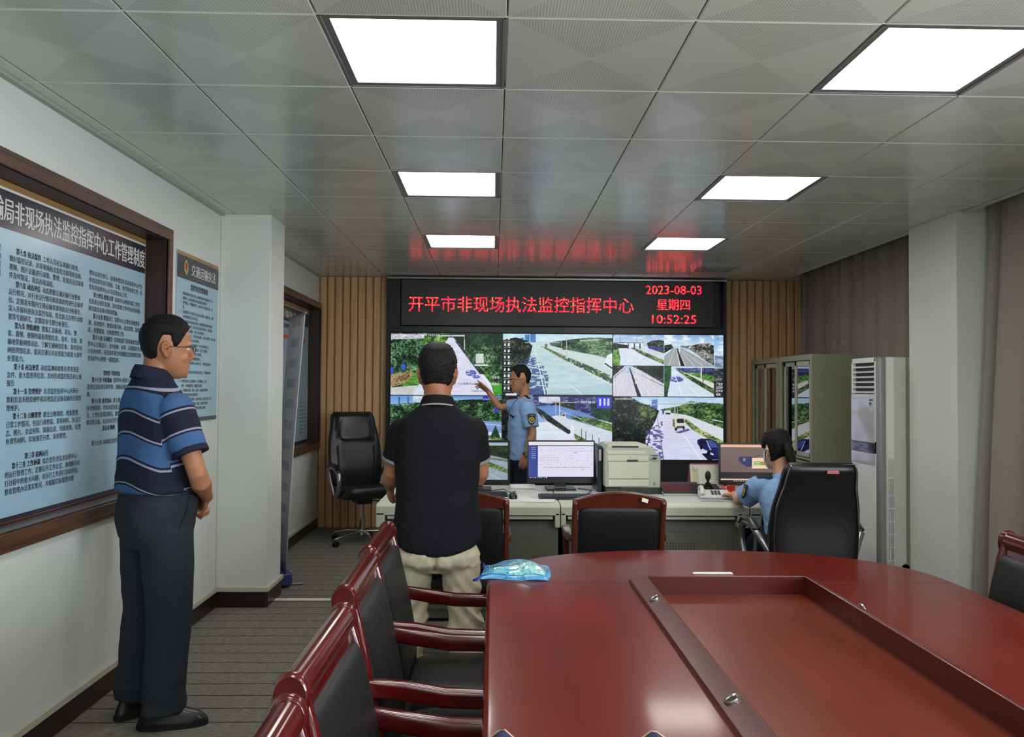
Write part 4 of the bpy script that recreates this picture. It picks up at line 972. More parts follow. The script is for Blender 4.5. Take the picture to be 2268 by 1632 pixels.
def cell(s_, n): return t.math('ABSOLUTE', t.math('SUBTRACT', t.math('FRACT', t.math('MULTIPLY', s_, n)), .5))
d1 = t.math('LESS_THAN', t.math('ADD', cell(x, 100), cell(z, 100)), .42)
t.l(t.mix(d1, rgb(30, 28, 30), rgb(74, 70, 72)), t.b.inputs['Base Color'])
obj('face', MB().box(LEDX[0] - cx, LEDX[1] - cx, -.045, .0, 2.134 - 2.365, 2.612 - 2.365), t.m, led, bevel=.002)
t = NT('led_red_dots'); co = t.obj(); x, y, z = t.xyz(co)
dd = t.math('ADD', cell(x, 100), cell(z, 100)); k = t.math('SUBTRACT', 1.25, t.math('MULTIPLY', dd, 1.1))
e = t.n('ShaderNodeEmission'); e.inputs[0].default_value = (1.0, .012, .035, 1)
nz = t.noise(co, 60, 2, .6); ec = t.mix(t.math('GREATER_THAN', nz, .60), (1.0, .012, .035, 1), (1.0, .22, .05, 1)); t.l(ec, e.inputs[0])
t.l(t.math('MULTIPLY', k, 4.2), e.inputs[1]); t.l(e.outputs[0], t.out.inputs[0]); m_led = t.m
def ledtext(name, s, x0, x1, z0, z1, bold=.012):
    mb = MB(); text(mb, s, mx_back(x0 - cx, -.0475, z0 - 2.365), width=x1 - x0, height=z1 - z0, bold=bold); return obj(name, mb, m_led, led, flat=True, nofix=True)
ledtext('title_text', '开平市非现场执法监控指挥中心', -.893, 1.470, 2.275, 2.440, .0)
ledtext('date_text', '2023-08-03', 1.600, 2.190, 2.480, 2.572, .004)
ledtext('weekday_text', '星期四', 1.718, 2.065, 2.312, 2.428)
ledtext('clock_text', '10:52:25', 1.665, 2.135, 2.170, 2.262, .004)
GV = 'video wall panels in two rows of three'
XS = [-1.080, .0915, 1.2525, 2.428]; ZS = [2.055, 1.398, .734]
m_wtxt = emis('screen_white_letters', (235, 238, 245), 1.0); m_dtxt = M('screen_dark_letters', (90, 90, 120), .5)
labs = [['video wall screen, top left: straight road between banana fields', 'video wall screen, top middle: wide road with blue tree shadows and desktop icons', 'video wall screen, top right: four small road views in a grid'],
        ['video wall screen, bottom left: road and trees, mostly hidden by the man in black', 'video wall screen, bottom middle: highway with hedge and blue road sign', 'video wall screen, bottom right: white truck and dark blue car on a road']]
pics = [[picA, picB, picC], [picD, picE, picF]]
for r_ in range(2):
    for c_ in range(3):
        x0, x1, z1, z0 = XS[c_], XS[c_ + 1], ZS[r_], ZS[r_ + 1]; mxx, mz = (x0 + x1) / 2, (z0 + z1) / 2
        w = thing('video_wall_screen', labs[r_][c_], 'screen', (mxx, YV, mz), 0, GV); hw, hh = (x1 - x0) / 2, (z1 - z0) / 2
        obj('housing', MB().box(-hw + .0005, hw - .0005, .002, .148, -hh + .0005, hh - .0005), m_case, w)
        b = .0045; fr = MB().box(-hw + .0005, hw - .0005, -.002, .002, -hh + .0005, -hh + b).box(-hw + .0005, hw - .0005, -.002, .002, hh - b, hh - .0005).box(-hw + .0005, -hw + b, -.002, .002, -hh, hh).box(hw - b, hw - .0005, -.002, .002, -hh, hh)
        obj('bezel', fr, m_bez, w); screen('picture', w, pics[r_][c_](), -hw + b, hw - b, -hh + b, hh - b, .0005)
        tx = []
        if (r_, c_) == (0, 0): tx = [('2023年08月03日 星期四 10:52:04', .03, .035, .40, .035, m_wtxt), ('开平市', .905, .71, .07, .045, m_wtxt), ('监测点', .905, .81, .07, .04, m_wtxt), ('大沙镇横迳迳庙段', .60, .81, .20, .035, m_dtxt), ('马岗往大沙方向', .72, .925, .18, .035, m_dtxt)]
        if (r_, c_) == (0, 2): tx = [('广东省', .93, .79, .06, .04, m_wtxt), ('江门市', .93, .845, .06, .04, m_wtxt), ('开平市', .93, .90, .06, .04, m_wtxt), ('枪机', .93, .955, .04, .04, m_wtxt), ('L-77', .915, .07, .04, .03, m_dtxt)]
        if (r_, c_) == (1, 1): tx = [('2023-08-03', .71, .09, .13, .035, m_wtxt)]
        if (r_, c_) == (1, 2): tx = [('2023年08月03日', .02, .035, .16, .03, m_wtxt)]
        for (s_, u, v, tw, th, mt) in tx:
            mb = MB(); text(mb, s_, mx_back(-hw + u * 2 * hw, -.0015, hh - (v + th / 2) * 2 * hh), width=tw * 2 * hw, height=th * 2 * hh, bold=.01); obj('caption', mb, mt, w, flat=True, nofix=True)
# ================================================================== things on and round the desk
GM = 'desk monitors'
monitor('dark framed desk monitor showing a road, half hidden by the man in black', (-.115, 5.66, DZ), .44, .265, .208, 0, lambda n, p, a, b, c, d, y: screen(n, p, picDesk1(), a, b, c, d, y, m_scr_desk), .016, .034)
monitor('desk monitor with a white web table on screen, left of the printer', (.490, 5.70, DZ), .470, .262, .215, R(2), lambda n, p, a, b, c, d, y: screen(n, p, picDesk2(), a, b, c, d, y, m_scr_desk), .009, .034)
monitor('desk monitor with a brownish page on screen in front of the woman', (1.885, 5.70, DZ), .475, .268, .198, R(-2), lambda n, p, a, b, c, d, y: screen(n, p, picDesk3(), a, b, c, d, y, m_scr_desk), .010, .024, stand='wire')
lg = MB().ball((0, 0, 0), .0055)
# computer tower behind the printer
tw = thing('computer_tower', 'dark blue-grey computer tower squeezed between monitor and printer', 'computer', (.757, 5.62, DZ))
obj('case', MB().box(-.018, .017, -.02, .30, .0, .325), M('tower_blue_black', (30, 36, 54), .3), tw, bevel=.006)
obj('sticker', MB().box(-.009, .009, -.0215, -.0195, .22, .30), M('sticker_white', (200, 200, 196), .6), tw)
# printer
m_pr = M('printer_cream', (206, 208, 188), .4, var=.01); m_pr2 = M('printer_grey_green', (184, 190, 174), .4); m_prd = M('printer_dark', (40, 42, 44), .4)
pr = thing('laser_printer', 'cream laser printer on the desk between two monitors', 'printer', (.974, 5.50, DZ)); pr.scale = (.95, 1, 1)
b = MB(); prof = [(-.19, .04), (.20, .04), (.20, .215), (.165, .30), (.125, .328), (-.195, .335), (-.205, .30), (-.205, .08)]
b.prism([(-.205, .045), (.200, .035), (.205, .06), (.205, .245), (.150, .318), (.12, .333), (-.185, .335), (-.205, .31)], 'y', .0, .40)
obj('body', b, m_pr2, pr, bevel=.012, seg=3)
obj('front_door', MB().box(-.185, .118, -.010, .004, .105, .222), m_pr, pr, bevel=.006); obj('tray_drawer', MB().box(-.185, .118, -.009, .004, .052, .100), m_pr, pr, bevel=.005)
obj('upper_cover', MB().box(-.19, .11, -.006, .004, .226, .268), m_pr, pr, bevel=.006)
ub = MB().box(-.185, .10, .0, .35, .318, .340); ub.box(-.19, .10, -.004, .006, .272, .30); obj('top_cover', ub, m_pr, pr, bevel=.006)
dk = MB().box(-.155, .04, -.008, .02, .322, .333).box(-.045, .035, -.0125, -.005, .226, .238); obj('slot', dk, m_prd, pr, bevel=.002)
pn = MB().box(.122, .190, -.008, .004, .232, .285); po_ = obj('control_panel', pn, m_pr2, pr, bevel=.005)
bb = MB().box(.132, .180, -.011, -.007, .264, .270); bb.box(.140, .172, -.011, -.007, .240, .254)
for k in range(3): bb.cyl((.147 + k * .010, -.013, .247), (.147 + k * .010, -.008, .247), .0035, n=10)
bb.cyl((.130, -.012, .242), (.130, -.008, .242), .004, n=12); obj('button', bb, m_prd, po_)
obj('power_button', MB().cyl((.158, -.010, .075), (.158, .001, .075), .009), M('button_green_grey', (150, 160, 146), .4), pr)
lb_ = MB(); lb_.cyl((-.018, -.0085, .256), (-.018, -.005, .256), .0075, n=18); o = obj('round_badge', lb_, M('badge_chrome', (200, 205, 208), .15, .9), pr)
lb_ = MB(); text(lb_, 'hp', mx_back(-.0225, -.0088, .2525), width=.009, height=.008, bold=.02); obj('badge_letters', lb_, m_prd, o, flat=True, nofix=True)
bs = MB().box(-.20, .20, .0, .38, .0, .04); bs.box(-.10, .205, -.006, .0, .0, .045); obj('base', bs, m_prd, pr, bevel=.004)
# white power strip / router, mouse, papers, keyboards
m_wh = M('white_plastic', (216, 218, 214), .4); m_pap = M('paper', (222, 224, 224), .7)
o = obj('white_box', MB().box(-.095, .095, -.045, .045, 0, .028), m_wh, bevel=.010, seg=3); o.location = (.215, 5.78, DZ); tag(o, 'low white plastic box lying between two desk monitors', 'box')
ms = thing('computer_mouse', 'black computer mouse on papers left of the wired keyboard', 'mouse', (.134, 5.255, DZ + .003))
mb = MB(); rg = []
for k in range(8):
    q = k / 7; s_ = math.cos(q * PI / 2) ** .6 if k < 7 else .08; rg.append(sell(0, 0, .002 + .034 * math.sin(q * PI / 2), .030 * s_, .052 * s_, 2.6, 24))
obj('shell', mb.loft(rg), m_bl2, ms, angle=80); obj('wheel', MB().cyl((-.003, .028, .030), (.003, .028, .030), .008, n=14), m_silver, ms)
obj('cable', MB().tube([(0, .05, .008), (-.02, .12, .004), (-.09, .2, .004), (-.10, .32, .004)], .002, 6), m_blk, ms)
def keyboard(label, loc, rot, w=.40, d=.125):
    k_ = thing('keyboard', label, 'keyboard', loc, rot); obj('case', MB().prism([(-d / 2, .0), (d / 2, .0), (d / 2, .022), (-d / 2, .010)], 'x', -w / 2, w / 2), m_blk, k_, bevel=.003)
    kk = MB(); sl = .012 / d
    for r_ in range(5):
        for c_ in range(19):
            x = -w / 2 + .012 + c_ * (w - .024) / 19; y = -d / 2 + .010 + r_ * (d - .02) / 5; z = .010 + (y + d / 2) * sl
            kk.box(x + .001, x + (w - .024) / 19 - .001, y + .001, y + (d - .02) / 5 - .002, z, z + .006)
    o = obj('keys', kk, m_bl2, k_, smooth=False); o['kind'] = 'stuff'; return k_
keyboard('black wired keyboard in front of the web-table monitor', (.505, 5.27, DZ + .001), R(0))
keyboard('black keyboard partly hidden behind the man in black', (-.10, 5.36, DZ + .001), R(2))
keyboard('small black keyboard under the woman\'s hand', (1.69, 5.32, DZ + .001), R(-14), .16, .11)
for i, (x, y, w, d, r_, lb) in enumerate([(.10, 5.25, .30, .20, 4, 'sheet of paper under the mouse on the left desk section'), (.30, 5.17, .21, .16, -6, 'white sheet lying in front of the wired keyboard'), (-.56, 5.48, .21, .30, 2, 'white sheet on the left end of the desk beside the man\'s fist')]):
    o = obj('paper_sheet', MB().box(-w / 2, w / 2, -d / 2, d / 2, 0, .0012), m_pap); o.location = (x, y, DZ + .0002 + .0014 * (i == 1)); o.rotation_euler = (0, 0, R(r_)); tag(o, lb, 'paper')
# tablet-like writing pad
tp = thing('touch_panel', 'black tilted touch panel on a white base right of the printer', 'tablet', (1.312, 5.53, DZ)); tp.scale = (.88, 1, 1)
obj('base', MB().prism([(-.11, 0), (.12, 0), (.12, .052), (-.11, .016)], 'x', -.155, .155), m_wh, tp, bevel=.004)
obj('panel', MB().prism([(-.118, .0165), (.128, .055), (.128, .068), (-.118, .028)], 'x', -.16, .165), m_blk, tp, bevel=.004)
obj('glass', MB().prism([(-.100, .0312), (.112, .0660), (.112, .0668), (-.100, .0320)], 'x', -.135, .14), M('dim_glass', (44, 34, 36), .12), tp)
# joystick control keyboard
js = thing('joystick_controller', 'black joystick controller on the desk in front of the calendar', 'joystick', (1.515, 5.56, DZ))
obj('base', MB().prism([(-.085, 0), (.09, 0), (.09, .055), (-.085, .018)], 'x', -.085, .085), m_blk, js, bevel=.006)
s_ = MB().lathe([(.036, 0), (.034, .01), (.026, .014), (.028, .022), (.018, .028), (.02, .034), (.010, .040), (.008, .062)], (.0, .0, .036)); st_ = obj('boot', s_, m_bl2, js)
s_ = MB().tube([(0, 0, .095), (0, 0, .105), (0, 0, .13), (0, 0, .142)], [(.012, .012), (.018, .018), (.019, .019), (.015, .015)], 18, e=3); obj('stick', s_, m_blk, js)
# telephone with white body, papers, red object, calendar
te = thing('desk_telephone', 'white desk telephone with blue buttons near the desk edge', 'telephone', (1.485, 5.30, DZ + .005), R(-8))
obj('body', MB().prism([(-.07, 0), (.075, 0), (.075, .045), (-.07, .018)], 'x', -.10, .10), m_wh, te, bevel=.006)
kk = MB()
for r_ in range(4):
    for c_ in range(3): x = -.02 + c_ * .022; y = -.045 + r_ * .022; z = .0225 + (y + .07) * .186; kk.box(x, x + .015, y, y + .014, z, z + .004)
obj('keypad', kk, M('phone_keys', (60, 64, 74), .5), te); kk = MB().box(.05, .09, -.055, -.03, .022, .028); obj('button', kk, M('phone_blue', (120, 150, 215), .4), te, bevel=.002)
obj('handset', MB().tube([(-.085, -.06, .036), (-.080, -.045, .052), (-.078, .0, .060), (-.080, .045, .064), (-.085, .062, .052)], [(.018, .012), (.016, .012), (.012, .009), (.016, .012), (.018, .012)], 12), m_wh, te)
o = obj('magazine', MB().box(-.13, .13, -.07, .07, 0, .004), M('magazine_print', (170, 172, 178), .4, var=.5, vs=18)); o.location = (1.50, 5.20, DZ + .0005); o.rotation_euler = (0, 0, R(-5)); tag(o, 'printed magazine lying under the white telephone', 'magazine')
rd = thing('red_case', 'bright red folded case standing behind the telephone', 'case', (1.645, 5.52, DZ))
obj('flap', MB().add([(-.055, 0, .062), (-.035, -.01, .060), (.03, -.03, .0), (.012, -.035, .0), (-.055, .03, .062), (-.035, .03, .060), (.03, .02, 0), (.012, .02, 0)], [(0, 1, 5, 4), (1, 2, 6, 5), (2, 3, 7, 6), (3, 0, 4, 7), (0, 3, 2, 1), (4, 5, 6, 7)]), M('red_vinyl', (214, 26, 26), .35), rd)
obj('box', MB().box(.0, .05, .0, .03, 0, .055), M('red_dark', (176, 30, 34), .5), rd, bevel=.002)
cl = thing('desk_calendar', 'spiral-bound desk calendar standing beside the woman\'s monitor', 'calendar', (1.575, 5.85, DZ), R(0))
obj('stand', MB().add([(-.125, -.045, 0), (.125, -.045, 0), (.118, .0, .178), (-.118, .0, .178), (-.125, .06, 0), (.125, .06, 0)], [(0, 1, 2, 3), (4, 3, 2, 5), (0, 3, 4), (1, 5, 2), (0, 4, 5, 1)]), M('calendar_red_card', (150, 36, 50), .5), cl, smooth=False)
def cal_pt(u, v): # on the front leaf
    x = -.118 + .236 * u; return V((x, -.0475 + .0450 * v, .004 + .172 * v))
a, b_, c_, d_ = cal_pt(0, 0), cal_pt(1, 0), cal_pt(1, 1), cal_pt(0, 1)
pg = obj('page', MB().quad(a, b_, c_, d_), M('calendar_page', (222, 222, 208), .6), cl, nofix=True)
ax = (b_ - a).normalized(); az = (d_ - a).normalized(); nn = ax.cross(az)
def mxc(u, v):
    p = cal_pt(u, v) + nn * .0008; return Matrix(((ax.x, az.x, nn.x, p.x), (ax.y, az.y, nn.y, p.y), (ax.z, az.z, nn.z, p.z), (0, 0, 0, 1)))
gg = MB()
for r_ in range(5):
    for q in range(7):
        dnum = r_ * 7 + q - 1
        if 1 <= dnum <= 31: text(gg, str(dnum), mxc(.36 + q * .088, .72 - r_ * .13), .012)
text(gg, '8', mxc(.08, .82), .02); obj('print', gg, M('calendar_grey_ink', (120, 120, 116), .6), pg, flat=True, nofix=True)
pc = MB().quad(*[mxc(u, v) @ V((0, 0, 0)) for u, v in ((.06, .06), (.26, .06), (.26, .84), (.06, .84))]); obj('picture', pc, M('calendar_sketch', (206, 204, 170), .6, var=.25, vs=40), pg, nofix=True)
cb = MB()
for k in range(26): x = -.108 + k * .0086; cb.tube([(x, -.006, .168), (x, -.012, .178), (x, -.002, .186), (x, .008, .178), (x, .004, .168)], .0012, 6)
obj('wire_binding', cb, M('binding_red', (150, 40, 56), .4), cl)
# loose cables on the desk
for i, (pts, lb) in enumerate([([(.62, 5.76, .004), (.70, 5.60, .01), (.66, 5.48, .004), (.56, 5.42, .004)], 'thin black cable looping from the printer to the middle monitor'),
                               ([(-.30, 5.66, .004), (-.05, 5.52, .012), (.08, 5.58, .02), (.13, 5.50, .004), (.16, 5.62, .004)], 'black cable curling on the desk under the left monitor'),
                               ([(1.70, 5.58, .004), (1.80, 5.62, .03), (1.92, 5.60, .03), (2.02, 5.66, .004)], 'white cable behind the red case under the woman\'s monitor')]):
    o = obj('cable', MB().tube(pts, .0032, 8), m_blk if i < 2 else m_wh); o.location = (0, 0, DZ); tag(o, lb, 'cable')

# ================================================================== glass cabinets and air conditioner
m_cg = M('filing_cabinet_green_grey', (150, 150, 126), .4, var=.02); m_cgl = M('filing_cabinet_light', (176, 180, 164), .35)
t = NT('cabinet_door_glass'); g = t.n('ShaderNodeBsdfGlossy'); g.inputs[0].default_value = (1, 1, 1, 1); g.inputs[1].default_value = .0
tr = t.n('ShaderNodeBsdfTransparent'); tr.inputs[0].default_value = (.55, .57, .52, 1); fz = t.n('ShaderNodeFresnel'); fz.inputs[0].default_value = 1.9
mx_ = t.n('ShaderNodeMixShader'); t.l(t.math('MINIMUM', t.math('MULTIPLY', fz.outputs[0], 1.9), 1.0), mx_.inputs[0]); t.l(tr.outputs[0], mx_.inputs[1]); t.l(g.outputs[0], mx_.inputs[2]); t.l(mx_.outputs[0], t.out.inputs[0]); m_cglass = t.m
def cabinet(label, y0, y1):
    w = y1 - y0; c = thing('glass_cabinet', label, 'cabinet', (2.75, (y0 + y1) / 2, 0), 0, 'tall green-grey cabinets with sliding glass doors'); h = w / 2; H = 1.795; dp = .39
    s = MB().box(.02, dp, -h, -h + .02, 0, H).box(.02, dp, h - .02, h, 0, H).box(.021, dp - .002, -h + .02, h - .02, H - .03, H - .001).box(.021, dp - .002, -h + .02, h - .02, .001, .06).box(dp - .012, dp - .001, -h + .02, h - .02, .06, H - .03).box(.021, dp - .012, -h + .02, h - .02, .86, .885).box(0, .02, -h, -h + .045, 0, H).box(0, .02, h - .045, h, 0, H).box(0.0005, .02, -h + .045, h - .045, H - .05, H)
    obj('body', s, m_cg, c, bevel=.002)
    for z in (1.18, 1.48): obj('shelf', MB().box(.06, dp - .01, -h + .02, h - .02, z, z + .014), m_cgl, c)
    for i, (a, b, x) in enumerate(((-h + .045, .03, .022), (-.03, h - .045, .040))):
        d = MB().box(x - .008, x + .008, a, a + .045, .89, H - .055).box(x - .008, x + .008, b - .045, b, .89, H - .055).box(x - .008, x + .008, a, b, .89, .93).box(x - .008, x + .008, a, b, H - .095, H - .055)
        o = obj('glass_door', d, m_cgl, c, bevel=.002); obj('pane', MB().box(x - .002, x + .002, a + .04, b - .04, .925, H - .09), m_cglass, o)
        d = MB().box(x - .008, x + .008, a, b, .07, .85); obj('lower_door', d, m_cg, c, bevel=.003)
cabinet('tall grey-green glass cabinet beside the air conditioner, nearer of the two', 6.785, 7.572)
cabinet('tall grey-green glass cabinet in the corner by the slatted wall, farther of the two', 7.60, 8.385)
ac = thing('air_conditioner', 'tall white floor-standing air conditioner beside the white column', 'air conditioner', (2.8, 5.68, 0))
m_acw = M('ac_white', (234, 234, 232), .35); m_acg = M('ac_gloss', (196, 195, 200), .05, spec=.8, coat=1); m_acs = M('ac_silver_edge', (150, 150, 152), .35, .3); m_acb = M('ac_side_beige', (204, 204, 192), .45); m_acd = M('ac_dark', (22, 22, 24), .5)
HA = 1.728
b = MB(); b.prism([(.045, .0), (.20, .0), (.20, .02), (.31, .02), (.31, .455), (.045, .455)], 'z', 0, HA - .0); obj('side_body', b, m_acb, ac, bevel=.012, seg=3)
sb = MB().box(.055, .105, -.002, .01, .02, HA - .004); obj('side_panel', sb, m_acw, ac, bevel=.002)
e = MB().box(.0, .045, .0, .065, 0, HA); o = obj('front_edge', e, m_acs, ac, bevel=.012, seg=3)
fr = MB(); fr.box(.0, .045, .065, .455, .0, 1.02).box(0, .045, .065, .455, 1.105, 1.455).box(0, .045, .065, .455, HA - .035, HA).box(0, .045, .065, .085, 1.455, HA).box(0, .045, .435, .455, 1.455, HA)
obj('front_frame', fr, m_acw, ac, bevel=.004)
obj('gloss_panel', MB().box(-.004, .002, .072, .45, 1.095, 1.452), m_acg, ac, bevel=.002)
obj('dark_band', MB().box(-.005, .03, .07, .452, 1.02, 1.093), M('ac_black_gloss', (16, 16, 22), .04, coat=1), ac, bevel=.002)
obj('lower_gloss', MB().box(-.003, .002, .07, .452, .93, 1.018), m_acg, ac, bevel=.001)
obj('vent_cavity', MB().box(.03, .044, .085, .435, 1.455, HA - .035), m_acd, ac)
for k in range(7):
    z = 1.462 + k * .038; obj('louvre', MB().prism([(-.002, z), (.028, z + .012), (.028, z + .016), (-.002, z + .004)], 'y', .083, .437), m_acw, ac, bevel=.001)
fv = MB()
for k in range(6): fv.box(.026, .038, .13, .16, 1.476 + k * .038, 1.482 + k * .038)
obj('vane', fv, m_acs, ac)
lb_ = MB().box(-.0055, -.004, .088, .155, 1.33, 1.44); o = obj('energy_label', lb_, M('label_pale', (200, 204, 206), .5), ac)
m_li = M('label_ink', (70, 84, 120), .5)
for q in ((.092, .151, 1.405, 1.418), (.092, .151, 1.365, 1.368), (.115, .151, 1.375, 1.395)): obj('print', MB().box(-.0062, -.0055, *q), m_li, o)
gl = MB().box(.058, .103, -.004, -.001, .0 + .06, .845); g_ = obj('grille_cavity', gl, m_acd, ac); gb = MB()
for k in range(5): gb.box(.058 + k * .0098, .063 + k * .0098, -.007, -.002, .06, .845)
for k in range(9): gb.box(.058, .106, -.008, -.003, .07 + k * .093, .075 + k * .093)
obj('grille_bars', gb, m_acw, g_)
rb = MB()
for k in range(6): rb.box(.060 + k * .008, .064 + k * .008, -.005, -.001, .86, .985)
rb.box(.055, .108, -.004, -.001, .99, .994).box(.050, .112, -.003, 0, 1.032, 1.035); obj('rib', rb, m_acb, ac)
m_lg = M('label_grey', (160, 160, 150), .6, var=.35, vs=60)
for q in ((1.045, 1.185), (.84, .985)): obj('spec_label', MB().box(.125, .165, .016, .0195, *q), m_lg, ac)
obj('warning_sticker', MB().box(.122, .152, .016, .0195, 1.0, 1.035), M('yellow_sticker', (214, 206, 40), .5), ac)
rgm = MB().lathe([(.036, 0), (.038, .004), (.032, .004), (.030, 0)], mx=mx_back(.185, .0, .20) @ Matrix.Rotation(0, 4, 'X')); obj('drain_ring', rgm, m_acg, ac)
obj('base_label', MB().box(.135, .20, .015, .0195, .27, .31), M('label_tan', (150, 146, 128), .6, var=.3, vs=60), ac)

# ================================================================== posters and banner on the left wall
m_blue = M('poster_light_blue', (158, 190, 208), .22, spec=.5, var=.02, vs=1.5); m_hdr = M('poster_dark_header', (48, 46, 58), .22); m_ink = M('poster_ink', (40, 44, 56), .5); m_inkb = M('poster_ink_bold', (20, 22, 30), .5); m_tw = M('poster_white_letters', (216, 214, 214), .5)
col2 = '''　　　　　　　　　工作人员应认真履行职责，
做好监控记录，对非现场执法监控点取得的音频、
视频、图片证据进行采集、整理，发现违法违章事
件及时取证，发启办案流程。
　　　　　　　　　动态把握交通运输行业整体
运行情况，对行业运行情况和发展趋势进行总体评
估。定期发布辖内交通运输非现场执法分析报告，
深入开展科技执法监控布局、综合执法治理行动部
署等专题研究，定期发布专题分析报告。
　　　　　　　　　搜集汇总新闻、论坛、博
客、微博、视频的最新舆情信息，及时、全面、准
确地掌握网络动态，了解交通网络形象、及时发布
网络舆情信息，提高交通公关应变能力和重大事件
处置能力。
　　　　　　　　　动态监测和收集各类突发应
急件、重大隐患等信息，及时形成监控报告向上级
报告
　　　　　　　　　　负责监控指挥中心内场计
算机信息系统软硬件和其他监控设备设施的日常管
理维护。
　　　　　　　　　　健全台账制度，收集整理
日常工作情况，包括行政档案、案卷材料、执法日
志、照片、会议材料、简报信息、线索收集、反馈
处理等材料，实现规范分类、系统整理。


　　　　　　　　　　综合室负责信息指挥中心
的运行管理工作；定期召开工作会议，协调解决运
行过程中的重大问题；对运行工作进行总结评估；
督查管理办法落实情况，并根据实际需要对管'''
b2 = {0: '第七条 执法监管', 4: '第八条 动态评估', 9: '第九条 舆情观察', 14: '第十条 应急处置', 17: '第十一条 管理维护', 20: '第十二条 台账整理', 25: '　　　　　第三章 机构运行', 26: '第十三条 工作协调'}
col3 = '''理办法进行修订。违章处理室负责对指挥中心产生
的违法案件进行审核、立案、处罚等处理工作，负
责指导指挥中心人员日常执法工作。
　　　　　　　　　　指挥中心根据年度工作任
务及重点组织实施；及时发现工作中存在的问题，
研究提出具体对策和措施。
　　　　　　　　　　指挥中心主要负责统筹协
调、系统维护、数据采集分析、应急管理、指挥调
度、处置督查、台账整理等工作。
　　　　　　　　　　各职能部门要积极配合指
挥中心正常运行，及时接收、办理、反馈指挥中心
分发的办件，应急事件发生时根据应急预案要求接
受指挥中心的统一调度指挥。


　　　　　　　　　　指挥中心相关人员纳入年
度岗位目标责任制考核，按相关规定进行奖惩考
核。
　　　　　　　　　　建立健全指挥中心工作量
化考核机制，考核内容包括工作纪律、出勤情
况、工作任务落实情况、数据分析
情况等方面，有关办法另行制定。


　　第十九条 本制度自发布之日起施行。'''
b3 = {3: '第十四条 政策支撑', 6: '第十五条 职责分工', 9: '第十六条 支持配合', 14: '　　　　　　第四章 考核评估', 15: '第十七条 考核激励', 18: '第十八条 量化指标', 22: '　　　　　　第五章 附则'}
col1 = ['监控', '明确', '重增', '，制', '', '', '场执', '行开', '应急', '机关', '', '', '系', '互', '输', '，', '', '警', '合', '数', '', '运', '责', '灯', '', '', '', '应', '', '理']
ps = thing('notice_board', 'large light blue regulations notice board in the nearer brown-framed recess', 'notice board', (-1.957, 3.38, 1.6))
def pl(y, z, dx=.0): return mx_left(.0075 + dx, y - 3.38, z - 1.6)
ya, yb = 2.30, 4.455
obj('board', MB().box(-.006, .004, 2.26 - 3.38, 4.468 - 3.38, .93 - 1.6, 2.30 - 1.6), m_tan, ps)
obj('sheet', MB().box(.004, .006, ya - 3.38, yb - 3.38, .932 - 1.6, 2.272 - 1.6), m_blue, ps)
hd = MB().box(.0058, .0068, ya - 3.38, yb - 3.38, 2.109 - 1.6, 2.262 - 1.6); obj('header_band', hd, m_hdr, ps)
obj('white_edge', MB().box(.0058, .0072, ya - 3.38, yb - 3.38, 2.262 - 1.6, 2.272 - 1.6), m_tw, ps); obj('footer_band', MB().box(.0058, .0068, ya - 3.38, yb - 3.38, .932 - 1.6, .955 - 1.6), m_hdr, ps)
tt = MB(); TL = '开平市交通运输局非现场执法监控指挥中心工作管理制度'; pt = .0710
n_ = len(TL); text(tt, TL, pl(4.452 - pt * n_ + .006, 2.137), width=pt * n_ - .012, height=.098, bold=.02); obj('title_text', tt, m_tw, ps, flat=True, nofix=True)
def column_text(y, ztop, pitch, em, body, bold, name, sy):
    lines = body.split('\n'); mb = MB()
    for i, l_ in enumerate(lines):
        if l_.strip('　 '):
            k = len(l_) - len(l_.lstrip('　')); text(mb, l_.strip('　'), pl(y + k * em, ztop - i * pitch), em, sy, bold=.003)
    obj(name, mb, m_ink, ps, flat=True, nofix=True)
    for i, l_ in bold.items(): mb = MB(); k = len(l_) - len(l_.lstrip('　')); text(mb, l_.lstrip('　'), pl(y + (k if k > 3 else 1.7) * em, ztop - i * pitch), em * .93, sy, bold=.022); obj('heading_text', mb, m_inkb, ps, flat=True, nofix=True)
em2 = (3.80 - 3.218) / 22.2
column_text(3.218, 2.020, .0336, em2, col2, b2, 'body_text', em2 * 1.06)
column_text(3.845, 2.020, .0345, em2, col3, b3, 'body_text', em2 * 1.06)
mb = MB()
for i, l_ in enumerate(col1):
    if l_: text(mb, l_, pl(3.165 - len(l_) * em2, 2.020 - i * .0336), em2, em2 * 1.06)
obj('body_text', mb, m_ink, ps, flat=True, nofix=True)
# small poster on the wall
p2 = thing('wall_poster', 'narrow light blue rules poster on the white wall between recess and column', 'poster', (X0 + .002, 5.0, 1.78))
Y1, Y2_ = 4.655, 5.345
def pq(y, z): return mx_left(.0068, y - 5.0, z - 1.78)
obj('sheet', MB().box(0, .005, Y1 - 5, Y2_ - 5, 1.265 - 1.78, 2.285 - 1.78), m_blue, p2); obj('tan_strip', MB().box(.0045, .0055, Y1 - 5, Y2_ - 5, 2.262 - 1.78, 2.285 - 1.78), m_tan, p2)
hd = obj('header_band', MB().box(.0048, .006, Y1 - 5, Y2_ - 5, 2.125 - 1.78, 2.262 - 1.78), m_hdr, p2); obj('footer_band', MB().box(.0048, .006, Y1 - 5, Y2_ - 5, 1.265 - 1.78, 1.29 - 1.78), m_hdr, p2)
mb = MB(); text(mb, '交通运输执法', pq(4.87, 2.158), width=.42, height=.072, bold=.015); obj('title_text', mb, m_tw, p2, flat=True, nofix=True)
em_ = MB().lathe([(.0, .0), (.034, .0), (.034, .002), (.0, .002)], mx=pq(4.785, 2.196) @ Matrix.Diagonal((.9, 1.3, 1, 1))); o = obj('emblem', em_, M('emblem_gold', (190, 180, 96), .4), p2)
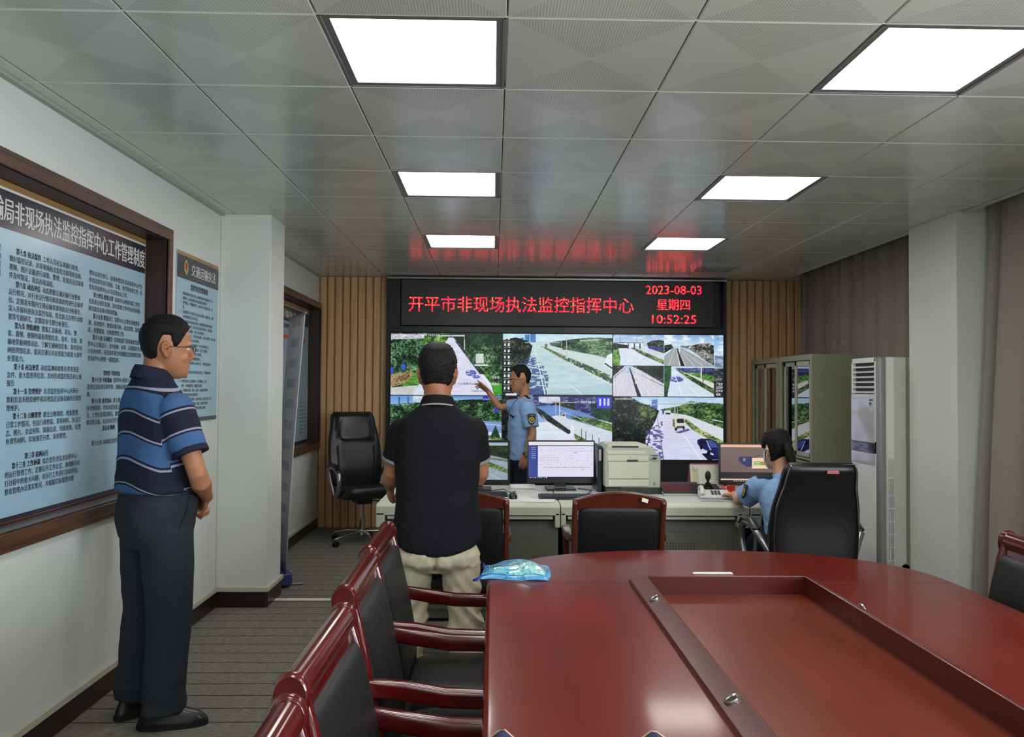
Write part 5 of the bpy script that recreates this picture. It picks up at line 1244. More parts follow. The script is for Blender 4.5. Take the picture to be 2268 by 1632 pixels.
em_ = MB().lathe([(.0, .0), (.022, .0), (.022, .001), (.0, .001)], mx=pq(4.785, 2.204) @ Matrix.Translation((0, 0, .0021)) @ Matrix.Diagonal((.9, 1.2, 1, 1))); obj('emblem_centre', em_, M('emblem_red', (170, 60, 48), .4), o)
em_ = MB().add([(x * .001, y * .001, .0032) for x, y in ((-24, -14), (-10, -36), (0, -42), (10, -36), (24, -14), (12, -24), (0, -28), (-12, -24))], [tuple(range(8))], pq(4.785, 2.196)); obj('emblem_wreath', em_, M('emblem_green', (120, 150, 60), .4), o, nofix=True)
mb = MB(); text(mb, '监控室管理制度', pq(4.865, 2.068), width=.29, height=.038, bold=.02); obj('subtitle_text', mb, m_inkb, p2, flat=True, nofix=True)
rules = ['一、按规定做好交接班工作，并按要求填写书面的记录。当', '　　班期间，认真记录情况并及时报告值班领导。', '二、坚守岗位，不得擅离职守，未经许可不得擅自代班、换', '　　班。', '三、非值班情况下不得无关人员进入监控室，值班人员，应要', '　　人应按要求登记后方可进入。', '四、密切注意监控设备运行状况，定期按规定对机房内设备', '　　进行检查和保养，保证监控系统的正常运行，发现设备',
         '　　出现异常及时报修，并向上级汇报情况。', '五、保持值班室清洁，不得在室内吸烟、不得大声喧哗，打私人电', '　　话，不得做与工作无关的事情。', '六、监控中心情况应当及时处理，禁止对外泄露人员，', '　　对重大事件，要及时上报领导，登记工作情况，', '　　对违规行为，按相关规定严肃处理。', '七、值班工作，登录，传播视频资料。', '八、监控室录像资料保管人为专职人员，不得擅自复制或', '　　散布监控录像。', '九、不得更改、破坏监控设备及相关记录，严禁擅自修改', '　　设备设置。',
         '十、不得在操作台上放置茶杯、水杯等物品，禁止', '　　把水、不得随意更改、删除原有资料。', '十一、不得擅自拆改、移动、拆装，设备如有故障应', '　　及时通知维护和安全管理部门。', '十二、禁止玩火，如遇火警、应及时处理、报告及灭火工作。', '　　监控中心配置消防、禁烟、防盗、防破坏等设施', '　　及设备，禁止将监控中心钥匙交给他人使用。']
mb = MB(); e_ = .0208
for i, l_ in enumerate(rules): k = len(l_) - len(l_.lstrip('　')); text(mb, l_.strip('　'), pq(4.70 + k * e_, 2.030 - i * .0276), e_, e_ * 1.0, bold=.002)
obj('body_text', mb, m_ink, p2, flat=True, nofix=True)
# poster in the far recess
p3 = thing('far_notice_board', 'light blue notice board in the far recess behind the roll-up banner', 'notice board', (-1.957, 7.4, 1.58))
def pr3(y, z): return mx_left(.0075, y - 7.4, z - 1.58)
obj('board', MB().box(-.006, .004, 6.35 - 7.4, 8.385 - 7.4, .905 - 1.58, 2.29 - 1.58), m_tan, p3); obj('sheet', MB().box(.004, .006, 6.4 - 7.4, 8.36 - 7.4, .912 - 1.58, 2.25 - 1.58), m_blue, p3)
obj('header_band', MB().box(.0058, .0068, 6.4 - 7.4, 8.36 - 7.4, 2.10 - 1.58, 2.24 - 1.58), m_hdr, p3); obj('footer_band', MB().box(.0058, .0068, 6.4 - 7.4, 8.36 - 7.4, .912 - 1.58, .935 - 1.58), m_hdr, p3)
mb = MB(); text(mb, '交通运输执法', pr3(7.0, 2.13), width=.85, height=.075, bold=.02); obj('title_text', mb, m_tw, p3, flat=True, nofix=True)
mb = MB(); text(mb, '行政处罚程序', pr3(7.05, 2.035), width=.62, height=.04, bold=.02)
for i in range(9): text(mb, '监控指挥中心工作管理', pr3(8.02, 1.31 - i * .038), width=.26, height=.012)
obj('body_text', mb, m_inkb, p3, flat=True, nofix=True)
obj('orange_bar', MB().box(.006, .0072, 6.6 - 7.4, 8.22 - 7.4, 1.935 - 1.58, 1.968 - 1.58), M('orange_print', (214, 96, 50), .5), p3)
# roll-up banner, seen nearly edge-on
bn = thing('roll_up_banner', 'pale lilac roll-up banner seen almost edge-on behind the left column', 'banner', (-1.647, 6.172, 0), R(25))
t = NT('lilac_banner_print'); t.bsdf(None, .5, 0, .3); co = t.obj(); x, y, z = t.xyz(co)
blk = t.math('MULTIPLY', t.math('LESS_THAN', t.math('ABSOLUTE', t.math('SUBTRACT', t.math('FRACT', t.math('MULTIPLY', z, 6.3)), .5)), .22), t.math('LESS_THAN', t.math('ABSOLUTE', t.math('SUBTRACT', y, .0)), .16))
gz = t.ramp(t.math('MULTIPLY', z, .5), [(.02, rgb(140, 136, 196)), (.35, rgb(240, 238, 250)), (1, rgb(244, 244, 252))]); t.l(t.mix(t.math('MULTIPLY', blk, t.math('MULTIPLY', t.noise(co, 6, 2, .5), .8)), gz, rgb(120, 120, 176)), t.b.inputs['Base Color'])
def bx_(z, y): return .120 * (z / 2.03)
vs = []; fs = []
for j in range(25):
    for i in range(13):
        z = .10 + 1.93 * j / 24; y = -.30 + .60 * i / 12; vs.append((bx_(z, y) - .012 * math.sin(z * 1.55), y, z))
for j in range(24):
    for i in range(12): a = j * 13 + i; fs.append((a, a + 1, a + 14, a + 13))
o = obj('printed_sheet', MB().add(vs, fs), t.m, bn, nofix=True); s_ = o.modifiers.new('t', 'SOLIDIFY'); s_.thickness = .002
obj('top_rail', MB().tube([(.120, -.31, 2.035), (.120, .31, 2.035)], .010, 10), m_alu, bn)
obj('pole', MB().tube([(.035, .0, .10), (.085, .0, 1.2), (.132, .0, 2.02)], .009, 10), m_blk, bn)
obj('base_case', MB().box(-.045, .045, -.32, .32, .022, .105), M('banner_base_blue', (58, 58, 120), .4), bn, bevel=.008)
for y in (-.24, .18): obj('foot', MB().tube([(-.06, y, .012), (.06, y, .012), (.135, y, .009)], [(.010, .006), (.010, .006), (.008, .005)], 10, side=(0, 1, 0)), m_alu, bn)
# ================================================================== people
def skinmat(name, c, c2):
    t = NT(name); t.bsdf(None, .5, 0, .4); co = t.obj()
    t.l(t.ramp(t.noise(co, 9, 4, .6), [(.3, rgb(*c2)), (.7, rgb(*c))]), t.b.inputs['Base Color'])
    t.b.inputs['Subsurface Weight'].default_value = .06; t.b.inputs['Subsurface Radius'].default_value = (.01, .004, .002); t.bump(t.noise(co, 180, 3, .6), .001, .25); return t.m
m_skin = skinmat('skin_tan', (186, 136, 104), (164, 112, 84)); m_skin2 = skinmat('skin_warm', (178, 124, 92), (152, 98, 72)); m_skin3 = skinmat('skin_light', (214, 166, 134), (196, 146, 114))
def hairmat(name, c):
    t = NT(name); t.bsdf(None, .6, 0, .2); co = t.obj(); f = t.noise(co, 1, 4, .7, (160, 160, 26))
    t.l(t.ramp(f, [(.3, rgb(*[x * .6 for x in c])), (.7, rgb(*[x * 1.4 for x in c]))]), t.b.inputs['Base Color']); t.bump(f, .004, .8); return t.m
m_hair = hairmat('black_hair', (17, 16, 16)); m_hair2 = hairmat('short_black_hair', (26, 23, 21))
def cloth(name, c, rough=.85, st=.15): return M(name, c, rough, spec=.2, var=.05, vs=10, bump=st, bs=500)

HEAD = [(-.120, .052, .012, .020), (-.112, .074, -.004, .034), (-.098, .084, -.022, .046), (-.080, .086, -.042, .055), (-.055, .085, -.062, .063), (-.028, .083, -.078, .069), (0, .080, -.089, .0725),
        (.030, .087, -.098, .0755), (.060, .085, -.098, .0755), (.085, .071, -.087, .068), (.106, .050, -.066, .052), (.121, .026, -.042, .033), (.128, .004, -.020, .012)]
def _hp(z, a, off=0):
    """point on the head: a=0 front(+Y), pi/2 right, pi back"""
    for i in range(len(HEAD) - 1):
        if HEAD[i][0] <= z <= HEAD[i + 1][0]: break
    t_ = (z - HEAD[i][0]) / (HEAD[i + 1][0] - HEAD[i][0]); f, b, w = [HEAD[i][k] * (1 - t_) + HEAD[i + 1][k] * t_ for k in (1, 2, 3)]
    c = (f + b) / 2; h = (f - b) / 2 + off; w += off; e = 2.25
    s_, c_ = math.sin(a), math.cos(a)
    return V((math.copysign(abs(s_) ** (2 / e), s_) * w, c + math.copysign(abs(c_) ** (2 / e), c_) * h, z))
def head_mb(mb, mx, neck_to, nr=.056):
    rings = []
    for z, f, b, w in HEAD: rings.append([tuple(_hp(z, -2 * PI * k / 36)) for k in range(36)])
    mb.loft(rings, mx)
    mb.tube([(0, .082, .012), (0, .094, -.008), (0, .100, -.026), (0, .090, -.036)], [(.007, .008), (.009, .010), (.014, .010), (.010, .008)], 10, mx=mx)        # nose
    mb.tube([(-.02, .080, -.058), (0, .086, -.057), (.02, .080, -.058)], [.005, .007, .005], 8, mx=mx); mb.tube([(-.018, .080, -.069), (0, .086, -.069), (.018, .080, -.069)], [.005, .007, .005], 8, mx=mx)  # lips
    mb.ball((0, .068, -.098), (.024, .020, .018), mx=mx)
    for s_ in (-1, 1):
        mb.tube([(s_ * .012, .085, .022), (s_ * .035, .082, .026), (s_ * .056, .066, .020)], [.006, .008, .006], 8, mx=mx)   # brow
        mb.ball((s_ * .042, .054, -.034), (.020, .018, .020), mx=mx)        # cheek
        # ear: rim + bowl
        e = [(s_ * .069, -.006, -.030), (s_ * .074, -.004, -.018), (s_ * .078, -.006, .004), (s_ * .081, -.013, .019), (s_ * .083, -.025, .023), (s_ * .084, -.034, .011), (s_ * .080, -.034, -.006), (s_ * .074, -.025, -.022), (s_ * .070, -.014, -.034)]
        mb.tube(e, [.006, .0045, .0045, .005, .0052, .0052, .0055, .006, .007], 8, mx=mx); mb.tube([(s_ * .067, -.016, -.028), (s_ * .073, -.020, .0), (s_ * .074, -.022, .014)], [(.005, .009), (.005, .012), (.005, .009)], 10, side=(1, 0, 0), mx=mx)
    a = mx @ V((0, -.030, -.050)); b = V(neck_to); m_ = a.lerp(b, .5)
    mb.tube([tuple(a), tuple(m_), tuple(b)], [(nr * .96, nr * 1.02), (nr, nr * .98), (nr * 1.18, nr * 1.05)], 22, side=tuple(mx.to_3x3() @ V((1, 0, 0))))
def eyes(parent, mx):
    for s_ in (-1, 1): obj('eye', MB().ball((s_ * .033, .0705, .004), (.013, .010, .008), mx=mx), M('eye_white', (210, 205, 200), .2), parent)
def hair_mb(mx, line, th=.010, top=.010, noise_=.004, seed=0, n=96, m=64):
    """closed cap of hair following the skull; line(a) = hairline height for angle a in [0,pi]"""
    rings = []
    z0 = -.10
    for j in range(m + 1):
        z = z0 + (.1279 - z0) * (j / m) ** .72
        z = min(z, .1279); rg = []
        for k in range(n):
            a = 2 * PI * k / n; aa = a if a <= PI else 2 * PI - a; h = line(aa) + .004 * MN.noise(V((aa * 9, seed, 3)))
            q = max(0, min(1, (z - h) / .022)); q = q * q * (3 - 2 * q)
            zz = z + q * top * max(0, (z - .02) / .108)
            tt = -.012 + q * (th + .012) + q * noise_ * (MN.noise(V((math.sin(a) * 14, math.cos(a) * 14 + seed, z * 90))) + .4 * MN.noise(V((math.sin(a) * 40, math.cos(a) * 40 + seed, z * 240))))
            if z > .10: tt += .004 * q
            p = _hp(max(-.1199, z), a, 0); c = V((0, -.008, p.z)); d = (p - c); L = d.length
            p = c + d * ((L + tt) / max(L, 1e-4)) if L > .004 else p
            rg.append(tuple(V((p.x, p.y, zz))))
        rings.append(rg)
    return MB().loft([[tuple(p) for p in r_[::-1]] for r_ in rings], mx)
def short_line(a):
    d = math.degrees(a)
    pts = [(0, .072), (35, .066), (55, .045), (66, .020), (74, -.005), (84, .002), (90, .040), (104, .040), (116, .0), (126, -.045), (150, -.066), (180, -.068)]
    for (a0, z0), (a1, z1) in zip(pts[:-1], pts[1:]):
        if d <= a1: return z0 + (z1 - z0) * (d - a0) / (a1 - a0)
    return -.068
def hand_mb(mb, wrist, fdir, nrm, side, curl=(30, 35, 25), spread=4, s=1.0, thumb=(.55, .75, -.25), curls=None):
    """fdir: towards the fingertips, nrm: out of the back of the hand; side=+1 right hand (thumb on the -x side of the local frame)"""
    f = V(fdir).normalized(); n = V(nrm); n = (n - f * n.dot(f)).normalized(); x = f.cross(n)
    mx = Matrix(((x.x, f.x, n.x, wrist[0]), (x.y, f.y, n.y, wrist[1]), (x.z, f.z, n.z, wrist[2]), (0, 0, 0, 1))) @ Matrix.Scale(s, 4)
    mb.tube([(0, -.02, 0), (0, .0, 0), (0, .03, 0), (0, .06, 0), (0, .085, -.002)], [(.024, .018), (.026, .017), (.036, .015), (.040, .014), (.037, .011)], 18, side=(1, 0, 0), mx=mx, e=2.6)
    for i, (bx, L, r_) in enumerate(((-.029, .070, .0088), (-.010, .079, .0090), (.010, .073, .0086), (.028, .058, .0078))):
        bx *= side; p = V((bx, .082 - .006 * abs(i - 1.2), -.001)); a = 0; sp = R(spread) * (i - 1.4) * side
        cs = curls[i] if curls else curl; pts = [p - V((0, .02, 0)), p]
        for k, q in enumerate((.44, .32, .24)):
            a += R(cs[k]); d = V((math.sin(sp) * math.cos(a), math.cos(sp) * math.cos(a), -math.sin(a))); p = p + d * L * q; pts.append(p)
        mb.tube([tuple(p) for p in pts], [r_ * .98, r_ * 1.06, r_ * 1.02, r_ * .98, r_ * .84], 10, mx=mx)
    t0 = V((-.020 * side, .012, -.004)); d = V((-thumb[0] * side, thumb[1], thumb[2])).normalized(); d2 = (d + V((.25 * side, .35, -.05))).normalized()
    t1 = t0 + d * .042; t2 = t1 + d2 * .030; t3 = t2 + (d2 + V((.2 * side, .2, 0))).normalized() * .024
    mb.tube([tuple(t0), tuple(t1), tuple(t2), tuple(t3)], [.014, .0112, .0105, .0085], 12, mx=mx)
def lathe_arm(mb, S, E, Wp, r=(.050, .041, .028), n=16, side=None):
    S, E, Wp = V(S), V(E), V(Wp); k = (E - S).normalized(); S = S + k * .05; l = (Wp - E).normalized()
    pts = [S, S.lerp(E, .35), S.lerp(E, .75), E - k * .02 + (k - l) * .006, E + l * .02 + (k - l) * .006, E.lerp(Wp, .30), E.lerp(Wp, .65), Wp]
    rr = [r[0], r[0] * .96, r[1] * 1.0, r[1] * .98, r[1] * 1.02, r[1] * 1.04, (r[1] + r[2]) / 2 * .96, r[2]]
    mb.tube([tuple(p) for p in pts], [(q, q * .94) for q in rr], n, side=side)
def sleeve(mb, S, E, t_end, r0, r1, n=22, side=(1, 0, 0), arm=.046):
    """open-ended sleeve from the shoulder to fraction t_end of the upper arm"""
    S, E = V(S), V(E); d = (E - S).normalized(); H_ = S.lerp(E, t_end)
    pts = [S - d * .045, S - d * .035, S - d * .01, S + d * .035, S.lerp(H_, .5), H_ - d * .012, H_, H_ - d * .004, H_ - d * .05]
    mb.tube([tuple(p) for p in pts], [(r0 * .35,) * 2, (r0 * .62,) * 2, (r0 * .88,) * 2, (r0, r0), ((r0 + r1) / 2,) * 2, (r1, r1), (r1 * 1.01, r1 * 1.01), (arm + .002, arm + .002), (arm * .6, arm * .6)], n, side=side, rnd=False)
    return H_, d
def wrinkle(o, fn):
    me = o.data; n = len(me.vertices); co = np.empty(n * 3); me.vertices.foreach_get('co', co); co = co.reshape(-1, 3); no = np.empty(n * 3); me.vertex_normals.foreach_get('vector', no); no = no.reshape(-1, 3)
    for i in range(n): co[i] += no[i] * fn(co[i][0], co[i][1], co[i][2])
    me.vertices.foreach_set('co', co.ravel()); me.update()
def nz(x, y, z): return MN.noise(V((x, y, z)))
def folds(amp, sx=9, sz=16, z0=None, z1=None, diag=0):
    def fn(x, y, z):
        w = 1
        if z0 is not None: w = max(.15, min(1, (z1 - z) / (z1 - z0))) if z1 > z0 else max(.15, min(1, (z - z1) / (z0 - z1)))
        v = nz(x * sx, y * sx, z * sz + diag * x * sx); return amp * w * (1 - 2 * abs(v) ** .8) + amp * .5 * nz(x * 25, y * 25, z * 30)
    return fn
def rings_body(mb, rows, e=2.5, n=40): mb.loft([sell(cx, cy, z, hw, hd, e, n) for z, cx, cy, hw, hd in rows])
def leg(mb, hip, knee, ank, r=(.095, .075, .062), side=(1, 0, 0), hem=True):
    hip, knee, ank = V(hip), V(knee), V(ank)
    mb.tube([tuple(hip), tuple(hip.lerp(knee, .5)), tuple(knee), tuple(knee.lerp(ank, .5)), tuple(ank)], [(r[0], r[0] * 1.05), (r[0] * .92, r[0] * .98), (r[1], r[1] * 1.05), (r[1] * .93, r[1]), (r[2], r[2] * 1.1)], 22, side=side, rnd=False)
def shoe(parent, p, ang, mat, s=1.0, name='shoe'):
    mx = Matrix.Translation(p) @ Matrix.Rotation(ang, 4, 'Z') @ Matrix.Scale(s, 4); mb = MB(); rows = [(.004, .046), (.03, .047), (.055, .043), (.075, .035), (.088, .024)]
    L = [(0, .0, .135, .045), (.022, .0, .140, .047), (.030, -.001, .136, .045), (.05, -.008, .122, .040), (.072, -.028, .092, .035), (.095, -.058, .055, .032), (.112, -.068, .043, .030)]
    rg = []
    for z, cy, hl, hw in L: rg.append([(x * (1 - .18 * max(0, -(y) / .14) ** 1) , y + cy + .04, z) for x, y, _ in sell(0, 0, 0, hw, hl, 2.5, 30)])
    o = obj(name, mb.loft(rg, mx), mat, parent, angle=50)
    s_ = MB().loft([[(x, y + .04, z) for x, y, _ in sell(0, 0, 0, .048, .142, 2.6, 30)] for z in (0, .018)], mx); obj('sole', s_, M('shoe_sole_black', (16, 15, 15), .6), o); return o
def collar(parent, c, r, hgt, mat, tilt=.25, flare=.008, thick=.004, name='collar', gap=0, r2=None):
    mb = MB(); rg = []; n = 36; r2 = r2 or r * 1.08
    for q, z in ((0, 0), (.5, .5), (1, 1), (1.0, 1.02), (.5, .45), (0, .0)):
        pass
    prof = [(.0, .0), (.3, .5), (.0, 1.0), (-.35, .98), (-.3, .5), (-.2, .0)]
    for (o_, h) in prof: rg.append([(c[0] + (r + flare * (1 - h) + o_ * thick * 2) * math.sin(a), c[1] + (r2 + flare * (1 - h) + o_ * thick * 2) * math.cos(a), c[2] + h * hgt - tilt * (r2 + .0) * math.cos(a) * 1.0) for a in [-2 * PI * k / n for k in range(n)]])
    K = len(rg); vs = [p for r_ in rg for p in r_]; fs = [(k * n + i, k * n + (i + 1) % n, ((k + 1) % K) * n + (i + 1) % n, ((k + 1) % K) * n + i) for k in range(K) for i in range(n)]
    return obj(name, mb.add(vs, fs), mat, parent, angle=70)

# ------------------------------------------------------------------ 1: man in the striped polo shirt
def mk_head(loc, yaw, pitch=0, s=1.0, roll=0): return Matrix.Translation(loc) @ Matrix.Rotation(yaw, 4, 'Z') @ Matrix.Rotation(pitch, 4, 'X') @ Matrix.Rotation(roll, 4, 'Y') @ Matrix.Scale(s, 4)
p1 = thing('person', 'man in a blue striped polo shirt and dark trousers beside the notice board', 'person', (-1.505, 3.60, 0), R(-42))
h1 = mk_head((.015, .028, 1.652), R(-16), R(-3), 1.10)
b = MB(); head_mb(b, h1, (0, -.03, 1.46), .060)
rings_body(b, [(.92, 0, 0, .15, .10), (1.1, 0, .01, .16, .11), (1.3, 0, 0, .18, .10), (1.42, 0, -.02, .14, .08), (1.47, 0, -.03, .07, .06)])
RS, RE, RW = (.185, -.015, 1.400), (.290, .045, 1.085), (.130, .165, .985); LS, LE, LW = (-.185, -.015, 1.400), (-.255, .02, 1.09), (-.060, .185, .955)
lathe_arm(b, RS, RE, RW, (.052, .043, .029)); lathe_arm(b, LS, LE, LW, (.052, .043, .029))
hand_mb(b, RW, (-.74, .10, -.66), (.30, .9, .15), 1, (40, 50, 30), 1, .95, thumb=(.35, .9, -.2)); hand_mb(b, LW, (.66, .10, -.74), (-.2, -.95, .1), -1, (45, 55, 35), 1, .95, thumb=(.35, .9, -.2))
for s_ in (-1, 1): leg(b, (s_ * .09, 0, .90), (s_ * .10, .0, .5), (s_ * .105, -.01, .08), (.075, .055, .04))
obj('body', b, m_skin2, p1, rem=.0048, sm=3); eyes(p1, h1)
obj('hair', hair_mb(h1, short_line, .011, .014, .003, 1), m_hair, p1, angle=80)
gl_ = MB()
for s_ in (-1, 1):
    gl_.tube([(s_ * .034 + .022 * math.cos(a), .099, .006 + .017 * math.sin(a)) for a in [2 * PI * k / 16 for k in range(17)]], .0012, 6, mx=h1); gl_.tube([(s_ * .056, .098, .010), (s_ * .078, .070, .010), (s_ * .080, .0, .008), (s_ * .080, -.02, -.006)], .0014, 6, mx=h1)
gl_.tube([(-.012, .100, .008), (.012, .100, .008)], .0012, 6, mx=h1); obj('glasses', gl_, m_blk, p1)
# polo: stripes follow a height coordinate stored on the cloth
sh = MB()
rings_body(sh, [(1.020, 0, .009, .204, .160), (1.030, 0, .009, .210, .166), (1.08, 0, .012, .208, .164), (1.18, 0, .008, .205, .150), (1.28, 0, .0, .208, .140), (1.36, 0, -.012, .206, .125), (1.42, 0, -.022, .186, .110), (1.465, 0, -.028, .148, .098), (1.505, 0, -.030, .100, .082), (1.53, 0, -.030, .078, .072)], 2.6)
e1, d1_ = sleeve(sh, (.165, -.012, 1.405), RE, .66, .080, .074, arm=.050); sleeve(sh, (-.165, -.012, 1.405), LE, .66, .080, .074, arm=.050)
o = obj('polo_shirt', sh, None, p1, rem=.0065, sm=4); wrinkle(o, folds(.0035, 7, 12, 1.0, 1.5))
me = o.data; n = len(me.vertices); co = np.empty(n * 3); me.vertices.foreach_get('co', co); co = co.reshape(-1, 3)
sv = co[:, 2].copy(); ax = np.abs(co[:, 0])
sv += .050 * np.clip((ax - .02) / .17, 0, 1) ** 1.6 * np.clip((1.45 - co[:, 2]) / .1 + .6, 0, 1) * (co[:, 2] > 0)    # stripes dip towards the armholes
for S_, E_ in ((V((.165, -.012, 1.405)), V(RE)), (V((-.165, -.012, 1.405)), V(LE))):
    d = np.array((E_ - S_).normalized()); rel = co - np.array(S_); t_ = rel @ d; rad = np.linalg.norm(rel - t_[:, None] * d, axis=1)
    sel = (np.sign(co[:, 0]) == np.sign(S_.x)) & (ax > .190 + .0 * t_) & (rad < .095) & (co[:, 2] < 1.47)
    sv[sel] = 1.475 - (t_[sel] + .05) * 1.0
sv_raw = sv; at = me.attributes.new('stripe', 'FLOAT', 'POINT'); at.data.foreach_set('value', sv.astype(np.float32))
t = NT('striped_polo_cloth'); t.bsdf(None, .8, 0, .2); a = t.n('ShaderNodeAttribute', attribute_name='stripe'); f = t.math('MULTIPLY', t.math('SUBTRACT', a.outputs['Fac'], 1.0), 2.0)
NV, BL, GR_ = rgb(30, 32, 52), rgb(64, 96, 140), rgb(150, 150, 172)
zs = [(1.0, BL), (1.055, NV), (1.063, GR_), (1.070, NV), (1.166, GR_), (1.174, NV), (1.184, BL), (1.272, NV), (1.280, GR_), (1.288, NV), (1.372, GR_), (1.380, NV), (1.390, BL), (1.468, NV), (1.476, GR_), (1.484, NV)]
t.l(t.ramp(f, [((z - 1.0) * 2.0, c) for z, c in zs], True), t.b.inputs['Base Color']); t.bump(t.noise(t.obj(), 500, 2, .6), .002, .15)
me.materials.clear(); me.materials.append(t.m)
m_navyc = cloth('navy_knit', (34, 36, 56)); collar(p1, (0, -.030, 1.508), .069, .056, m_navyc, .22, .020, .005)
for S_, E_, r_ in (((.165, -.012, 1.405), RE, .0755), ((-.165, -.012, 1.405), LE, .0755)):
    S_, E_ = V(S_), V(E_); H_ = S_.lerp(E_, .66); dd_ = (E_ - S_).normalized(); mb = MB(); mb.tube([tuple(H_ - dd_ * .022), tuple(H_ - dd_ * .01), tuple(H_ + dd_ * .004), tuple(H_ + dd_ * .002), tuple(H_ - dd_ * .02)], [(r_ * 1.0,) * 2, (r_ * 1.03,) * 2, (r_ * 1.03,) * 2, (r_ * .92,) * 2, (r_ * .90,) * 2], 26, side=(1, 0, 0), rnd=False, cap=False); obj('sleeve_cuff', mb, m_navyc, p1, angle=70)
tr_ = MB(); rings_body(tr_, [(.86, 0, .0, .170, .135), (.92, 0, -.002, .192, .150), (.98, 0, .004, .190, .148), (1.03, 0, .008, .186, .146), (1.045, 0, .008, .180, .142)], 2.5)
tr_.loft([sell(0, -.005, z, hw, hd, 2.4) for z, hw, hd in ((.77, .150, .105), (.82, .178, .138), (.88, .192, .150), (.93, .19, .148))])
leg(tr_, (-.092, -.004, .86), (-.105, .0, .48), (-.115, -.035, .075), (.105, .086, .080)); leg(tr_, (.095, -.0, .86), (.108, .012, .48), (.112, -.012, .065), (.108, .088, .082))
m_tr1 = cloth('charcoal_trousers', (44, 49, 58)); o = obj('trousers', tr_, m_tr1, p1, rem=.008, sm=5)
def f1_(x, y, z):
    k = max(0, (.42 - z) / .42); return .004 * (1 - 2 * abs(nz(x * 5, y * 5, z * 6 + x * 4))) + .010 * k * nz(x * 8, y * 8, z * 18)
wrinkle(o, f1_)
mb = MB(); K_ = [[(x * 1.0, y + .009, z) for x, y, _ in sell(0, 0, 0, hw, hd, 2.5, 48)] for z, hw, hd in ((1.012, .190, .149), (1.014, .194, .153), (1.048, .194, .153), (1.05, .190, .149))]
obj('belt', MB().loft(K_), m_bl2, p1, angle=60); obj('buckle', MB().box(-.022, .022, .158, .166, 1.012, 1.05), m_chrome, p1, bevel=.002)
for s_ in (-1, 1): obj('pocket_seam', MB().tube([(s_ * .186, .055, 1.0), (s_ * .196, .035, .93), (s_ * .201, -.0, .86)], .0028, 6), M('pocket_dark', (20, 22, 26), .9), p1)
m_sh = M('black_shoe_leather', (30, 29, 29), .3, spec=.5); shoe(p1, (-.118, -.02, 0), R(8), m_sh, 1.04); shoe(p1, (.105, -.01, 0), R(-36), m_sh, 1.04)

# ------------------------------------------------------------------ 2: man in the black polo, seen from behind
p2_ = thing('person', 'stout man in a black polo shirt and khaki trousers seen from behind', 'person', (-.272, 3.905, 0), R(0))
h2 = mk_head((-.005, .02, 1.548), R(2), R(5), 1.17)
b = MB(); head_mb(b, h2, (0, -.025, 1.36), .068)
rings_body(b, [(.7, 0, 0, .16, .11), (.95, 0, .02, .17, .13), (1.2, 0, 0, .19, .11), (1.33, 0, -.02, .14, .09), (1.39, 0, -.03, .08, .07)])
LS, LE, LW = (-.185, -.005, 1.29), (-.226, .030, 1.045), (-.262, .235, .975); RS, RE, RW = (.185, -.005, 1.30), (.205, .06, 1.045), (.04, .24, 1.0)
lathe_arm(b, LS, LE, LW, (.055, .047, .031)); lathe_arm(b, RS, RE, RW, (.055, .047, .031))
hand_mb(b, (-.264, .240, .972), (.05, .35, -.94), (-.85, -.5, 0), -1, (55, 75, 45), 2, 1.0); hand_mb(b, RW, (-.95, .1, -.2), (.1, .9, .3), 1, (30, 35, 20), 3, 1.0)
for s_ in (-1, 1): leg(b, (s_ * .09, 0, .80), (s_ * .12, .0, .45), (s_ * .13, -.0, .08), (.08, .055, .04))
obj('body', b, m_skin2, p2_, rem=.005, sm=3); eyes(p2_, h2)
obj('hair', hair_mb(h2, short_line, .006, .012, .005, 5), m_hair2, p2_, angle=80)
m_blkc = cloth('black_pique', (19, 20, 25), .85); sh = MB()
rings_body(sh, [(.735, 0, .008, .208, .158), (.745, 0, .008, .216, .166), (.80, 0, .010, .216, .168), (.90, 0, .012, .202, .166), (.99, 0, .015, .200, .160), (1.10, 0, .008, .208, .150), (1.20, 0, .0, .212, .142), (1.28, 0, -.010, .208, .130), (1.33, 0, -.018, .180, .115), (1.365, 0, -.022, .135, .098), (1.395, 0, -.026, .092, .082), (1.41, 0, -.027, .078, .074)], 2.7)
for i_, v_ in enumerate(sh.v):
    if v_[2] < .84: sh.v[i_] = (v_[0], v_[1], v_[2] - .050 * (1 - min(1, abs(v_[0]) / .2) ** 2))
sleeve(sh, (-.152, -.005, 1.285), LE, .68, .090, .074, arm=.055); sleeve(sh, (.152, -.005, 1.290), RE, .68, .090, .074, arm=.055)
o = obj('polo_shirt', sh, m_blkc, p2_, rem=.0065, sm=4); wrinkle(o, folds(.004, 6, 9, .7, 1.4))
cc_ = collar(p2_, (0, -.025, 1.385), .074, .052, m_blkc, .20, .016, .005); wb = collar(p2_, (0, -.0255, 1.388), .0765, .014, M('grey_rib_stripes', (150, 150, 148), .8, var=.4, vs=120, sc3=(.02, .02, 6)), .20, .016, .0055, 'collar_stripe'); wb['label'] = 'light grey striped rib on the collar'
for S_, E_, f_ in (((-.152, -.005, 1.285), LE, .68), ((.152, -.005, 1.290), RE, .68)):
    S_, E_ = V(S_), V(E_); H_ = S_.lerp(E_, f_); dd_ = (E_ - S_).normalized(); mb = MB(); mb.tube([tuple(H_ - dd_ * .012), tuple(H_ - dd_ * .006), tuple(H_ + dd_ * .002), tuple(H_ + dd_ * .0)], [(.0745,) * 2, (.0765,) * 2, (.0765,) * 2, (.068,) * 2], 26, side=(1, 0, 0), rnd=False, cap=False); o = obj('sleeve_cuff', mb, M('grey_rib', (120, 122, 124), .8), p2_, angle=70); o['label'] = 'thin grey sleeve rib'
m_kh = cloth('khaki_trousers', (200, 190, 166), .9, .1); tr_ = MB()
